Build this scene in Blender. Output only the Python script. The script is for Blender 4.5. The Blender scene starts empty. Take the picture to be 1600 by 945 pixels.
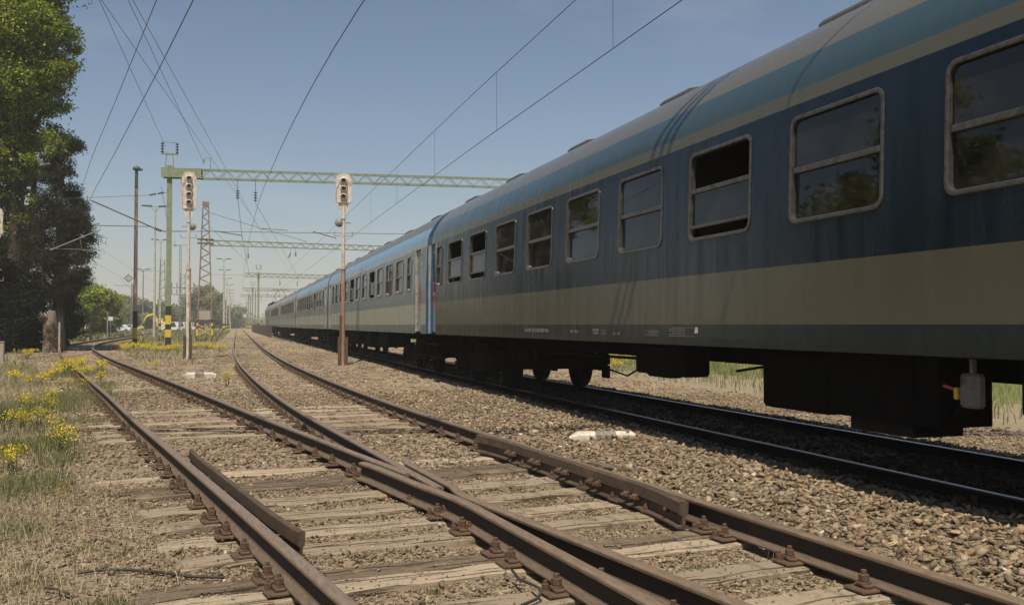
import bpy, bmesh, math, random
import numpy as np
from mathutils import Vector, Matrix, Euler
from math import sin, cos, pi, radians, atan2, sqrt
random.seed(7); RNG = np.random.default_rng(11)
scn = bpy.context.scene; COL = scn.collection
# ------------------------------------------------------------------ camera
CZ, YAW, PITCH, F = 1.384, 0.3079, 0.0244, 1430.0
RT = CZ - 1.204                                  # height of the rail heads
cam = bpy.data.cameras.new('camera'); camo = bpy.data.objects.new('camera', cam); COL.objects.link(camo)
camo.location = (0, 0, CZ); camo.rotation_euler = (pi/2 + PITCH, 0, -YAW)
cam.sensor_width = 36; cam.lens = 36*F/1600; cam.clip_start = .05; cam.clip_end = 9000
scn.camera = camo
# ------------------------------------------------------------------ sky and sun
SUN_EL = radians(62); TR = Vector((.385, .923)).normalized()      # TR: the way the light travels over the ground
w = bpy.data.worlds.new('World'); scn.world = w; w.use_nodes = True
nt = w.node_tree; bg = nt.nodes['Background']
sky = nt.nodes.new('ShaderNodeTexSky'); sky.sky_type = 'NISHITA'; sky.sun_disc = False
sky.sun_elevation = SUN_EL; sky.sun_rotation = atan2(-TR.x, -TR.y); sky.altitude = 100
sky.air_density = 1.0; sky.dust_density = 1.2; sky.ozone_density = 1.3
hs = nt.nodes.new('ShaderNodeHueSaturation'); hs.inputs['Saturation'].default_value = 1.08
nt.links.new(sky.outputs[0], hs.inputs['Color'])
tc = nt.nodes.new('ShaderNodeTexCoord'); mp = nt.nodes.new('ShaderNodeMapping'); mp.inputs['Scale'].default_value = (1, 1, 3.2)
nz = nt.nodes.new('ShaderNodeTexNoise'); nz.inputs['Scale'].default_value = 3.1; nz.inputs['Detail'].default_value = 6; nz.inputs['Roughness'].default_value = .6
nt.links.new(tc.outputs['Generated'], mp.inputs[0]); nt.links.new(mp.outputs[0], nz.inputs[0])
cr = nt.nodes.new('ShaderNodeMapRange'); cr.inputs[1].default_value = .58; cr.inputs[2].default_value = .8; cr.inputs[3].default_value = 0; cr.inputs[4].default_value = .14
nt.links.new(nz.outputs[0], cr.inputs[0])
mx = nt.nodes.new('ShaderNodeMix'); mx.data_type = 'RGBA'; mx.inputs['B'].default_value = (7.5, 7.2, 6.9, 1)
tn = nt.nodes.new('ShaderNodeMix'); tn.data_type = 'RGBA'; tn.blend_type = 'MULTIPLY'; tn.inputs[0].default_value = 1; tn.inputs['B'].default_value = (1.04, 1.0, .965, 1)
nt.links.new(cr.outputs[0], mx.inputs['Factor']); nt.links.new(hs.outputs[0], mx.inputs['A'])
nt.links.new(mx.outputs['Result'], tn.inputs['A']); nt.links.new(tn.outputs['Result'], bg.inputs['Color']); bg.inputs['Strength'].default_value = .086
sl = bpy.data.lights.new('sun', 'SUN'); sl.energy = 5.0; sl.angle = radians(.5); sl.color = (1, .90, .74)
so = bpy.data.objects.new('sun', sl); COL.objects.link(so)
so.rotation_euler = Vector((TR.x*cos(SUN_EL), TR.y*cos(SUN_EL), -sin(SUN_EL))).to_track_quat('-Z', 'Y').to_euler()
so.location = (-20, -30, 60)
scn.view_settings.view_transform = 'Standard'; scn.view_settings.look = 'None'
scn.view_settings.exposure = 0.14; scn.view_settings.gamma = 1
scn.cycles.max_bounces = 6; scn.cycles.transparent_max_bounces = 12

# ------------------------------------------------------------------ helpers: placing by sight line
FW = Vector((sin(YAW)*cos(PITCH), cos(YAW)*cos(PITCH), sin(PITCH)))
RI = Vector((cos(YAW), -sin(YAW), 0)); UP = RI.cross(FW)
CAM = Vector((0, 0, CZ))
def ray(px, py): return FW*F + RI*(px-800) - UP*(py-472.5)
def gp(px, py, z=0.0):
    r = ray(px, py); return CAM + r*((z-CZ)/r.z)
def at(px, py, d):                                # point seen at a pixel, d metres ahead of the camera (on the level)
    r = ray(px, py); k = d/(r.x*sin(YAW)+r.y*cos(YAW)); return CAM + r*k
def base(px, d, z=0.0):
    p = at(px, 507, d); return Vector((p.x, p.y, z))
# ------------------------------------------------------------------ helpers: objects
def tag(o, label=None, cat=None, group=None, kind=None):
    if label: o['label'] = label
    if cat: o['category'] = cat
    if group: o['group'] = group
    if kind: o['kind'] = kind
    return o
def empty(name, loc=(0, 0, 0), rz=0.0, **k):
    o = bpy.data.objects.new(name, None); COL.objects.link(o); o.location = loc; o.rotation_euler = (0, 0, rz)
    o.empty_display_size = .2
    return tag(o, **k)
def copy_tree(o, parent=None):
    c = o.copy(); COL.objects.link(c)
    if parent is not None: c.parent = parent
    for ch in list(o.children): copy_tree(ch, c)
    return c
class MB:
    def __init__(s): s.v = []; s.f = []; s.m = []; s.sm = []
    def add(s, vs, fs, mi=0, smooth=False):
        b = len(s.v); s.v += [tuple(v) for v in vs]
        for f in fs: s.f.append(tuple(b+i for i in f)); s.m.append(mi); s.sm.append(smooth)
    def box(s, x0, x1, y0, y1, z0, z1, mi=0, M=None, taper=0):
        t = taper
        vs = [(x0, y0, z0), (x1, y0, z0), (x1, y1, z0), (x0, y1, z0), (x0+t, y0+t, z1), (x1-t, y0+t, z1), (x1-t, y1-t, z1), (x0+t, y1-t, z1)]
        if M is not None: vs = [M @ Vector(v) for v in vs]
        s.add(vs, [(0, 3, 2, 1), (4, 5, 6, 7), (0, 1, 5, 4), (1, 2, 6, 5), (2, 3, 7, 6), (3, 0, 4, 7)], mi)
    def bbox(s, x0, x1, y0, y1, z0, z1, b=.01, mi=0, M=None):     # box with chamfered edges
        bm = bmesh.new(); bmesh.ops.create_cube(bm, size=1)
        bmesh.ops.scale(bm, vec=(x1-x0, y1-y0, z1-z0), verts=bm.verts)
        bmesh.ops.translate(bm, vec=((x0+x1)/2, (y0+y1)/2, (z0+z1)/2), verts=bm.verts)
        bmesh.ops.bevel(bm, geom=bm.edges[:], offset=b, segments=1, affect='EDGES')
        s.bm(bm, mi, M)
    def bm(s, bm, mi=0, M=None, smooth=False):
        bm.verts.ensure_lookup_table(); bm.verts.index_update()
        vs = [(M @ v.co) if M is not None else v.co.copy() for v in bm.verts]
        s.add(vs, [[v.index for v in f.verts] for f in bm.faces], mi, smooth); bm.free()
    def tube(s, pts, r, n=8, mi=0, caps=True, smooth=True):
        pts = [Vector(p) for p in pts]; m = len(pts)
        rs = r if isinstance(r, (list, tuple)) else [r]*m
        vs = []; prev = None
        for i, p in enumerate(pts):
            t = (pts[min(i+1, m-1)] - pts[max(i-1, 0)]).normalized()
            if prev is None:
                a = Vector((0, 0, 1)) if abs(t.z) < .9 else Vector((1, 0, 0))
                u = t.cross(a).normalized()
            else: u = (prev - t*prev.dot(t)).normalized()
            prev = u; v2 = t.cross(u)
            for k in range(n):
                an = 2*pi*k/n + pi/n
                vs.append(p + (u*cos(an) + v2*sin(an))*rs[i])
        fs = [(i*n+k, i*n+(k+1) % n, (i+1)*n+(k+1) % n, (i+1)*n+k) for i in range(m-1) for k in range(n)]
        s.add(vs, fs, mi, smooth)
        if caps:
            s.add(vs[:n], [tuple(range(n))[::-1]], mi); s.add(vs[-n:], [tuple(range(n))], mi)
    def bar(s, a, b, w, h=None, mi=0):                 # square bar between two points
        a = Vector(a); b = Vector(b); h = h or w; t = (b-a).normalized()
        up = Vector((0, 0, 1)) if abs(t.z) < .95 else Vector((0, 1, 0))
        u = t.cross(up).normalized(); v2 = u.cross(t)
        vs = [p + u*(sx*w/2) + v2*(sy*h/2) for p in (a, b) for sx, sy in ((-1, -1), (1, -1), (1, 1), (-1, 1))]
        s.add(vs, [(0, 1, 2, 3), (7, 6, 5, 4), (0, 4, 5, 1), (1, 5, 6, 2), (2, 6, 7, 3), (3, 7, 4, 0)], mi)
    def lathe(s, prof, n=16, mi=0, M=None, smooth=True):
        vs = [(r*cos(2*pi*k/n), r*sin(2*pi*k/n), z) for r, z in prof for k in range(n)]
        if M is not None: vs = [M @ Vector(v) for v in vs]
        s.add(vs, [(i*n+k, i*n+(k+1) % n, (i+1)*n+(k+1) % n, (i+1)*n+k) for i in range(len(prof)-1) for k in range(n)], mi, smooth)
        if prof[0][0] > 1e-4: s.add(vs[:n], [tuple(range(n))[::-1]], mi)
        if prof[-1][0] > 1e-4: s.add(vs[-n:], [tuple(range(n))], mi)
    def prism(s, poly, ax, d0, d1, mi=0, M=None):      # polygon (a,b) swept along axis ax from d0 to d1
        n = len(poly)
        def P(a, b, d): return {'x': (d, a, b), 'y': (a, d, b), 'z': (a, b, d)}[ax]
        vs = [P(a, b, d) for d in (d0, d1) for a, b in poly]
        if M is not None: vs = [M @ Vector(v) for v in vs]
        s.add(vs, [tuple(range(n))[::-1], tuple(range(n, 2*n))] + [(i, (i+1) % n, n+(i+1) % n, n+i) for i in range(n)], mi)
    def build(s, name, mats, parent=None, fix=True, **k):
        me = bpy.data.meshes.new(name); me.from_pydata(s.v, [], s.f)
        if not isinstance(mats, (list, tuple)): mats = [mats]
        for m in mats: me.materials.append(m)
        me.polygons.foreach_set('material_index', s.m); me.polygons.foreach_set('use_smooth', s.sm)
        if fix:
            bm = bmesh.new(); bm.from_mesh(me); bmesh.ops.recalc_face_normals(bm, faces=bm.faces); bm.to_mesh(me); bm.free()
        me.update()
        o = bpy.data.objects.new(name, me); COL.objects.link(o)
        if parent is not None: o.parent = parent
        return tag(o, **k)
def npmesh(name, V, T, mat, parent=None, col=None, quads=False, **k):   # big meshes straight from arrays
    n = T.shape[1]; me = bpy.data.meshes.new(name)
    me.vertices.add(len(V)); me.vertices.foreach_set('co', V.astype(np.float32).ravel())
    me.loops.add(T.size); me.loops.foreach_set('vertex_index', T.astype(np.int32).ravel())
    me.polygons.add(len(T)); me.polygons.foreach_set('loop_start', np.arange(0, T.size, n, dtype=np.int32))
    me.update(calc_edges=True)
    if col is not None:
        a = me.color_attributes.new('tint', 'FLOAT_COLOR', 'POINT')
        c = np.ones((len(V), 4), np.float32); c[:, :3] = col; a.data.foreach_set('color', c.ravel())
    me.materials.append(mat)
    o = bpy.data.objects.new(name, me); COL.objects.link(o)
    if parent is not None: o.parent = parent
    return tag(o, **k)
# ------------------------------------------------------------------ materials
def newmat(name):
    m = bpy.data.materials.new(name); m.use_nodes = True
    return m, m.node_tree.nodes, m.node_tree.links, m.node_tree.nodes['Principled BSDF']
def N(ns, t, **k):
    n = ns.new('ShaderNode'+t)
    for a, b in k.items():
        if a in n.inputs.keys() if hasattr(n.inputs, 'keys') else False: n.inputs[a].default_value = b
        else: setattr(n, a, b)
    return n
def mixc(ns, ls, fac, A, B, bt='MIX'):
    m = ns.new('ShaderNodeMix'); m.data_type = 'RGBA'; m.blend_type = bt
    for s, v in (('Factor', fac), ('A', A), ('B', B)):
        i = m.inputs[s] if s != 'Factor' else m.inputs[0]
        if hasattr(v, 'links'): ls.new(v, i)
        elif isinstance(v, (int, float)): i.default_value = v
        else: i.default_value = (*v, 1)
    return m.outputs['Result']
def noise(ns, ls, vec, scale, detail=4, rough=.6, lo=.4, hi=.6, dist=0):
    n = ns.new('ShaderNodeTexNoise'); n.inputs['Scale'].default_value = scale; n.inputs['Detail'].default_value = detail
    n.inputs['Roughness'].default_value = rough; n.inputs['Distortion'].default_value = dist
    if vec is not None: ls.new(vec, n.inputs['Vector'])
    r = ns.new('ShaderNodeMapRange'); r.inputs[1].default_value = lo; r.inputs[2].default_value = hi
    ls.new(n.outputs[0], r.inputs[0]); return r.outputs[0]
def coords(ns, ls, scale=(1, 1, 1), kind='Object'):
    t = ns.new('ShaderNodeTexCoord'); m = ns.new('ShaderNodeMapping'); m.inputs['Scale'].default_value = scale
    ls.new(t.outputs[kind], m.inputs[0]); return m.outputs[0]
def bump(ns, ls, h, bs, strength=.3, dist=.02):
    b = ns.new('ShaderNodeBump'); b.inputs['Strength'].default_value = strength; b.inputs['Distance'].default_value = dist
    ls.new(h, b.inputs['Height']); ls.new(b.outputs[0], bs.inputs['Normal']); return b
def simple(name, c1, c2=None, rough=.6, metal=0, scale=8, lo=.42, hi=.62, bmp=.15, stretch=(1, 1, 1), c3=None, s3=2.0, spec=.5, dist=.004):
    m, ns, ls, bs = newmat(name); v = coords(ns, ls, stretch)
    c2 = c2 or tuple(x*.75 for x in c1)
    n = noise(ns, ls, v, scale, 6, .65, lo, hi); col = mixc(ns, ls, n, c1, c2)
    if c3: col = mixc(ns, ls, noise(ns, ls, v, s3, 5, .7, .52, .66), col, c3)
    ls.new(col, bs.inputs['Base Color']); bs.inputs['Roughness'].default_value = rough; bs.inputs['Metallic'].default_value = metal
    bs.inputs['Specular IOR Level'].default_value = spec
    if bmp: bump(ns, ls, n, bs, bmp, dist)
    return m
M = {}
M['rust'] = simple('rusty_steel', (.085, .058, .038), (.05, .036, .026), .7, 0, 30, c3=(.12, .068, .038), s3=9, bmp=.3)
M['rust_orange'] = simple('orange_rust', (.115, .066, .036), (.07, .044, .028), .85, 0, 40, c3=(.05, .036, .027), s3=12, bmp=.4)
M['green_mast'] = simple('mast_green_paint', (.22, .27, .16), (.17, .20, .125), .6, 0, 6, c3=(.20, .17, .11), s3=5)
M['green_dark'] = simple('mast_dark_green', (.07, .13, .08), (.05, .09, .06), .6, 0, 6)
M['grey_steel'] = simple('galvanised_grey', (.22, .21, .19), (.15, .14, .13), .6, .0, 8)
M['rust_mast'] = simple('rust_brown_lattice', (.25, .18, .125), (.19, .14, .10), .8, 0, 8, c3=(.1, .11, .07), s3=3)
M['orange_mast'] = simple('orange_lattice', (.25, .14, .07), (.18, .1, .05), .7, 0, 8)
M['yellow'] = simple('warning_yellow', (.62, .44, .04), (.5, .35, .05), .6, 0, 8)
M['black'] = simple('black_paint', (.03, .03, .028), (.018, .018, .017), .6, 0, 8)
M['white_sig'] = simple('dusty_white_paint', (.62, .56, .50), (.50, .44, .38), .6, 0, 9, c3=(.42, .30, .22), s3=4)
M['pale_post'] = simple('pale_flaking_post', (.66, .58, .50), (.48, .40, .33), .7, 0, 12, c3=(.32, .17, .10), s3=3, stretch=(1, 1, .35))
M['rust_post'] = simple('rusty_post', (.30, .185, .12), (.20, .12, .08), .8, 0, 14, c3=(.42, .33, .26), s3=2.6, stretch=(1, 1, .3))
M['brown_pole'] = simple('brown_grey_pole', (.50, .41, .32), (.38, .30, .23), .8, 0, 8, stretch=(1, 1, .3))
M['lens'] = simple('dark_signal_lens', (.03, .03, .032), None, .15, 0, 8, bmp=0)
M['insul'] = simple('dark_insulator', (.035, .035, .045), (.02, .02, .025), .3, 0, 8)
M['wire'] = simple('dark_wire', (.05, .045, .04), None, .5, .0, 8, bmp=0)
M['lamp_white'] = simple('pale_lamp_post', (.48, .45, .38), (.36, .33, .28), .6, 0, 4)
M['concrete'] = simple('old_concrete', (.38, .34, .28), (.26, .23, .19), .9, 0, 14, bmp=.4)
M['white_conc'] = simple('whitewashed_concrete', (.62, .57, .49), (.42, .38, .31), .85, 0, 16, bmp=.4, c3=(.35, .3, .24), s3=9)
M['grey_conc'] = simple('grey_painted_concrete', (.24, .22, .19), (.15, .14, .12), .9, 0, 20, bmp=.4)
M['alu'] = simple('dull_aluminium_frame', (.17, .162, .145), (.10, .09, .075), .32, .7, 14, c3=(.085, .062, .042), s3=11, lo=.4, hi=.7)
M['black_under'] = simple('grimy_black_underframe', (.007, .0065, .006), (.004, .0037, .0034), 1, 0, 9, spec=.05)
M['rail_head'] = None
M['trunk'] = simple('bark', (.06, .048, .036), (.03, .025, .02), .95, 0, 9, bmp=.6, stretch=(1, 1, .3), dist=.03)
M['pale_trunk'] = simple('pale_bark', (.20, .16, .12), (.11, .085, .065), .95, 0, 7, bmp=.6, stretch=(1, 1, .3), dist=.03)
M['dark_int'] = simple('dark_coach_interior', (.035, .025, .018), (.02, .016, .012), .8, 0, 3)
M['seat'] = simple('brown_seat_cloth', (.09, .035, .02), (.06, .025, .015), .9, 0, 30)
M['pane_brightener'] = simple('pale_brightening_sheet', (.66, .64, .60), (.50, .49, .46), .9, 0, 20, stretch=(1, 8, .3))  # pale sheet that imitates the bright upper panes
M['red'] = simple('faded_red_paint', (.40, .06, .04), None, .5, 0, 9)
M['blue_end'] = simple('bright_blue_paint', (.02, .075, .19), (.018, .06, .13), .4, 0, 5, c3=(.08, .1, .12), s3=4)
M['excav'] = simple('excavator_yellow', (.78, .52, .04), (.65, .42, .04), .5, 0, 5)
M['car_white'] = simple('white_car_paint', (.7, .7, .68), None, .3, 0, 3, bmp=0)
M['car_red'] = simple('pink_red_plastic', (.6, .2, .15), None, .5, 0, 3, bmp=0)
M['tyre'] = simple('dark_rubber', (.02, .02, .02), None, .8, 0, 9)
M['plaster'] = simple('pale_plaster', (.6, .54, .45), (.5, .45, .38), .9, 0, 3)
M['tiles'] = simple('brown_roof_tiles', (.22, .09, .05), (.15, .07, .045), .9, 0, 12, bmp=.5, stretch=(1, 1, 4))
M['cable'] = simple('black_rubber_cable', (.035, .03, .027), None, .6, 0, 9, bmp=0)
M['grimy_box'] = simple('grimy_grey_enamel', (.16, .15, .14), (.10, .09, .08), .7, 0, 10, c3=(.07, .035, .028), s3=5)
M['vent'] = simple('dark_roof_vent_metal', (.075, .07, .06), (.05, .045, .04), .6, 0, 9)
M['sig_glass'] = simple('dusty_signal_glass', (.14, .125, .11), None, .3, 0, 9)
M['stick'] = simple('dry_stick', (.34, .28, .2), (.22, .17, .12), .9, 0, 30)
M['fence_rust'] = simple('dark_rusty_sheet', (.10, .055, .038), (.06, .035, .026), .85, 0, 5, stretch=(1, 1, .2))
def rail_mat():
    m, ns, ls, bs = newmat('rail_steel_rusty')
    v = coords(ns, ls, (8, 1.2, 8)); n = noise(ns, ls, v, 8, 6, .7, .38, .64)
    body = mixc(ns, ls, n, (.048, .033, .023), (.024, .018, .014))  # dark rust, deepened for the shade the head throws on the web
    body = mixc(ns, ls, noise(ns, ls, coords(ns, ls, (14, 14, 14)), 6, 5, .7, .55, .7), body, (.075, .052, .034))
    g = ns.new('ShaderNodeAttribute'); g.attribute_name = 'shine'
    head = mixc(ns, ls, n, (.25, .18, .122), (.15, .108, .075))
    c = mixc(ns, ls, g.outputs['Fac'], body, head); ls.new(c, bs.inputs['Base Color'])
    r = ns.new('ShaderNodeMapRange'); r.inputs[3].default_value = .8; r.inputs[4].default_value = .42
    ls.new(g.outputs['Fac'], r.inputs[0]); ls.new(r.outputs[0], bs.inputs['Roughness'])
    me = ns.new('ShaderNodeMath'); me.operation = 'MULTIPLY'; me.inputs[1].default_value = .12
    ls.new(g.outputs['Fac'], me.inputs[0]); ls.new(me.outputs[0], bs.inputs['Metallic'])
    bump(ns, ls, n, bs, .15, .003); return m
M['rail'] = rail_mat()
def shiny_rail():
    m, ns, ls, bs = newmat('rail_steel_polished_head')
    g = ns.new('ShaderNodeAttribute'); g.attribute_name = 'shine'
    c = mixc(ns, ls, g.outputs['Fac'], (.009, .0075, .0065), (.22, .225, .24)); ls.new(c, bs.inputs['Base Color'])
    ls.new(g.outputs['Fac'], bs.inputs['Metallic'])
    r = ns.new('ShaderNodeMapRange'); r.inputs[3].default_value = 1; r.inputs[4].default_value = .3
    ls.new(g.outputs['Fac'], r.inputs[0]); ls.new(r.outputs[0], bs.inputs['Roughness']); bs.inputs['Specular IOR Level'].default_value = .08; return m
M['rail_shiny'] = shiny_rail()
def timber_mat(name, ca, cb, cc):
    m, ns, ls, bs = newmat(name)
    inf = ns.new('ShaderNodeObjectInfo'); cx = ns.new('ShaderNodeVectorMath'); cx.operation = 'ADD'
    ls.new(coords(ns, ls, (1.1, 34, 18)), cx.inputs[0]); ls.new(inf.outputs['Location'], cx.inputs[1])
    cy_ = ns.new('ShaderNodeVectorMath'); cy_.operation = 'ADD'; ls.new(coords(ns, ls), cy_.inputs[0]); ls.new(inf.outputs['Location'], cy_.inputs[1])
    n = noise(ns, ls, cx.outputs[0], 2.2, 8, .8, .3, .7, .5); c = mixc(ns, ls, n, ca, cb)
    crk = noise(ns, ls, cx.outputs[0], 1.3, 3, .5, .585, .625, .3); c = mixc(ns, ls, crk, c, cc)
    c = mixc(ns, ls, noise(ns, ls, cy_.outputs[0], 2.3, 6, .75, .54, .64), c, (.24, .185, .125))
    c = mixc(ns, ls, noise(ns, ls, cy_.outputs[0], 60, 4, .8, .6, .7), c, (.12, .09, .065))
    v = ns.new('ShaderNodeMix'); v.data_type = 'RGBA'; v.blend_type = 'MULTIPLY'; v.inputs[0].default_value = 1
    rr = ns.new('ShaderNodeMapRange'); rr.inputs[3].default_value = .72; rr.inputs[4].default_value = 1.15; ls.new(inf.outputs['Random'], rr.inputs[0])
    ls.new(c, v.inputs['A']); ls.new(rr.outputs[0], v.inputs['B']); ls.new(v.outputs['Result'], bs.inputs['Base Color']); bs.inputs['Roughness'].default_value = 1; bs.inputs['Specular IOR Level'].default_value = .15
    b1 = ns.new('ShaderNodeBump'); b1.inputs['Strength'].default_value = 1; b1.inputs['Distance'].default_value = .012; ls.new(crk, b1.inputs['Height']); b1.invert = True
    b2 = ns.new('ShaderNodeBump'); b2.inputs['Strength'].default_value = .8; b2.inputs['Distance'].default_value = .008; ls.new(n, b2.inputs['Height']); ls.new(b1.outputs[0], b2.inputs['Normal'])
    ls.new(b2.outputs[0], bs.inputs['Normal']); return m
M['timber'] = timber_mat('weathered_timber', (.50, .41, .295), (.34, .27, .19), (.12, .09, .065))
M['timber_dark'] = timber_mat('dark_timber', (.20, .155, .11), (.12, .095, .068), (.04, .03, .022))
def stone_mat():
    m, ns, ls, bs = newmat('ballast_stone')
    a = ns.new('ShaderNodeAttribute'); a.attribute_name = 'tint'
    n = noise(ns, ls, coords(ns, ls), 55, 4, .7, .3, .7)
    mlt = mixc(ns, ls, n, (.74, .74, .74), (1.12, 1.12, 1.12))
    c = mixc(ns, ls, 1.0, a.outputs['Color'], mlt, 'MULTIPLY'); ls.new(c, bs.inputs['Base Color'])
    bs.inputs['Roughness'].default_value = .95; bs.inputs['Specular IOR Level'].default_value = .2
    bump(ns, ls, n, bs, .5, .004); return m
M['stone'] = stone_mat()
def attr_mat(name, rough=.8, trans=0.0, spec=.3):
    m, ns, ls, bs = newmat(name); a = ns.new('ShaderNodeAttribute'); a.attribute_name = 'tint'
    ls.new(a.outputs['Color'], bs.inputs['Base Color']); bs.inputs['Roughness'].default_value = rough
    bs.inputs['Specular IOR Level'].default_value = spec
    if trans:
        t = ns.new('ShaderNodeBsdfTranslucent'); ls.new(a.outputs['Color'], t.inputs[0])
        mx = ns.new('ShaderNodeMixShader'); mx.inputs[0].default_value = trans
        ls.new(bs.outputs[0], mx.inputs[1]); ls.new(t.outputs[0], mx.inputs[2])
        ls.new(mx.outputs[0], ns['Material Output'].inputs[0])
    return m
M['leaf'] = attr_mat('leaves', .6, .35, .12); M['blade'] = attr_mat('grass_blades', .8, .3); M['petal'] = attr_mat('yellow_petals', .7, .35)
def ground_mat():
    m, ns, ls, bs = newmat('gravel_and_dry_grass_ground')
    v = coords(ns, ls)
    vo = ns.new('ShaderNodeTexVoronoi'); vo.inputs['Scale'].default_value = 17; ls.new(v, vo.inputs['Vector'])
    vo2 = ns.new('ShaderNodeTexVoronoi'); vo2.inputs['Scale'].default_value = 45; ls.new(v, vo2.inputs['Vector'])
    bw = ns.new('ShaderNodeSeparateColor'); ls.new(vo.outputs['Color'], bw.inputs[0])
    bw2 = ns.new('ShaderNodeSeparateColor'); ls.new(vo2.outputs['Color'], bw2.inputs[0])
    g = mixc(ns, ls, bw.outputs[0], (.235, .185, .125), (.36, .29, .20))
    g = mixc(ns, ls, noise(ns, ls, v, 30, 5, .8, .55, .75), g, (.10, .08, .06))
    g = mixc(ns, ls, noise(ns, ls, v, .35, 5, .6, .42, .62), g, (.25, .195, .14))
    fine = mixc(ns, ls, bw2.outputs[1], (.235, .192, .132), (.36, .30, .205))
    straw = mixc(ns, ls, noise(ns, ls, coords(ns, ls, (1, 1, 1)), 60, 6, .8, .35, .7), (.33, .275, .18), (.15, .125, .08))
    dirt = mixc(ns, ls, noise(ns, ls, v, 2.1, 6, .7, .38, .62), fine, straw)
    grass = mixc(ns, ls, noise(ns, ls, v, 9, 6, .8, .35, .65), (.10, .13, .035), (.19, .19, .075))
    at1 = ns.new('ShaderNodeAttribute'); at1.attribute_name = 'tint'       # r: gravel share, g: grass share
    sp = ns.new('ShaderNodeSeparateColor'); ls.new(at1.outputs['Color'], sp.inputs[0])
    def blend(ch, nsz):
        ad = ns.new('ShaderNodeMath'); ad.operation = 'ADD'; ls.new(ch, ad.inputs[0])
        nn = noise(ns, ls, v, nsz, 6, .7, .25, .75); s = ns.new('ShaderNodeMath'); s.operation = 'MULTIPLY_ADD'; s.inputs[1].default_value = .9; s.inputs[2].default_value = -.45
        ls.new(nn, s.inputs[0]); ls.new(s.outputs[0], ad.inputs[1])
        r = ns.new('ShaderNodeMapRange'); r.inputs[1].default_value = .38; r.inputs[2].default_value = .62; ls.new(ad.outputs[0], r.inputs[0]); return r.outputs[0]
    c = mixc(ns, ls, blend(sp.outputs[0], 1.7), dirt, g)
    c = mixc(ns, ls, blend(sp.outputs[1], .9), c, grass)
    ls.new(c, bs.inputs['Base Color']); bs.inputs['Roughness'].default_value = 1; bs.inputs['Specular IOR Level'].default_value = .1
    b1 = ns.new('ShaderNodeBump'); b1.inputs['Strength'].default_value = .9; b1.inputs['Distance'].default_value = .03; b1.invert = True
    ls.new(vo.outputs['Distance'], b1.inputs['Height'])
    b2 = ns.new('ShaderNodeBump'); b2.inputs['Strength'].default_value = .6; b2.inputs['Distance'].default_value = .012
    ls.new(noise(ns, ls, v, 40, 5, .8, .2, .8), b2.inputs['Height']); ls.new(b1.outputs[0], b2.inputs['Normal'])
    ls.new(b2.outputs[0], bs.inputs['Normal']); return m
M['ground'] = ground_mat()
def glass_mat(name, tint, base=.10):
    m, ns, ls, bs = newmat(name); ns.remove(bs)
    tr = ns.new('ShaderNodeBsdfTransparent'); tr.inputs[0].default_value = (*tint, 1)
    gl = ns.new('ShaderNodeBsdfGlossy'); gl.inputs['Roughness'].default_value = .02; gl.inputs[0].default_value = (.8, .82, .85, 1)
    df = ns.new('ShaderNodeBsdfDiffuse'); df.inputs[0].default_value = (.30, .27, .22, 1)
    fr = ns.new('ShaderNodeFresnel'); fr.inputs[0].default_value = 1.55
    m1 = ns.new('ShaderNodeMixShader'); ls.new(fr.outputs[0], m1.inputs[0]); ls.new(tr.outputs[0], m1.inputs[1]); ls.new(gl.outputs[0], m1.inputs[2])
    m2 = ns.new('ShaderNodeMixShader'); v = coords(ns, ls)
    s = ns.new('ShaderNodeMath'); s.operation = 'MULTIPLY'; s.inputs[1].default_value = base; ls.new(noise(ns, ls, v, 2.5, 6, .7, .3, .8), s.inputs[0])
    ls.new(s.outputs[0], m2.inputs[0]); ls.new(m1.outputs[0], m2.inputs[1]); ls.new(df.outputs[0], m2.inputs[2])
    ls.new(m2.outputs[0], ns['Material Output'].inputs[0]); return m
M['glass'] = glass_mat('dusty_window_glass', (.35, .33, .3), .12)
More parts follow.
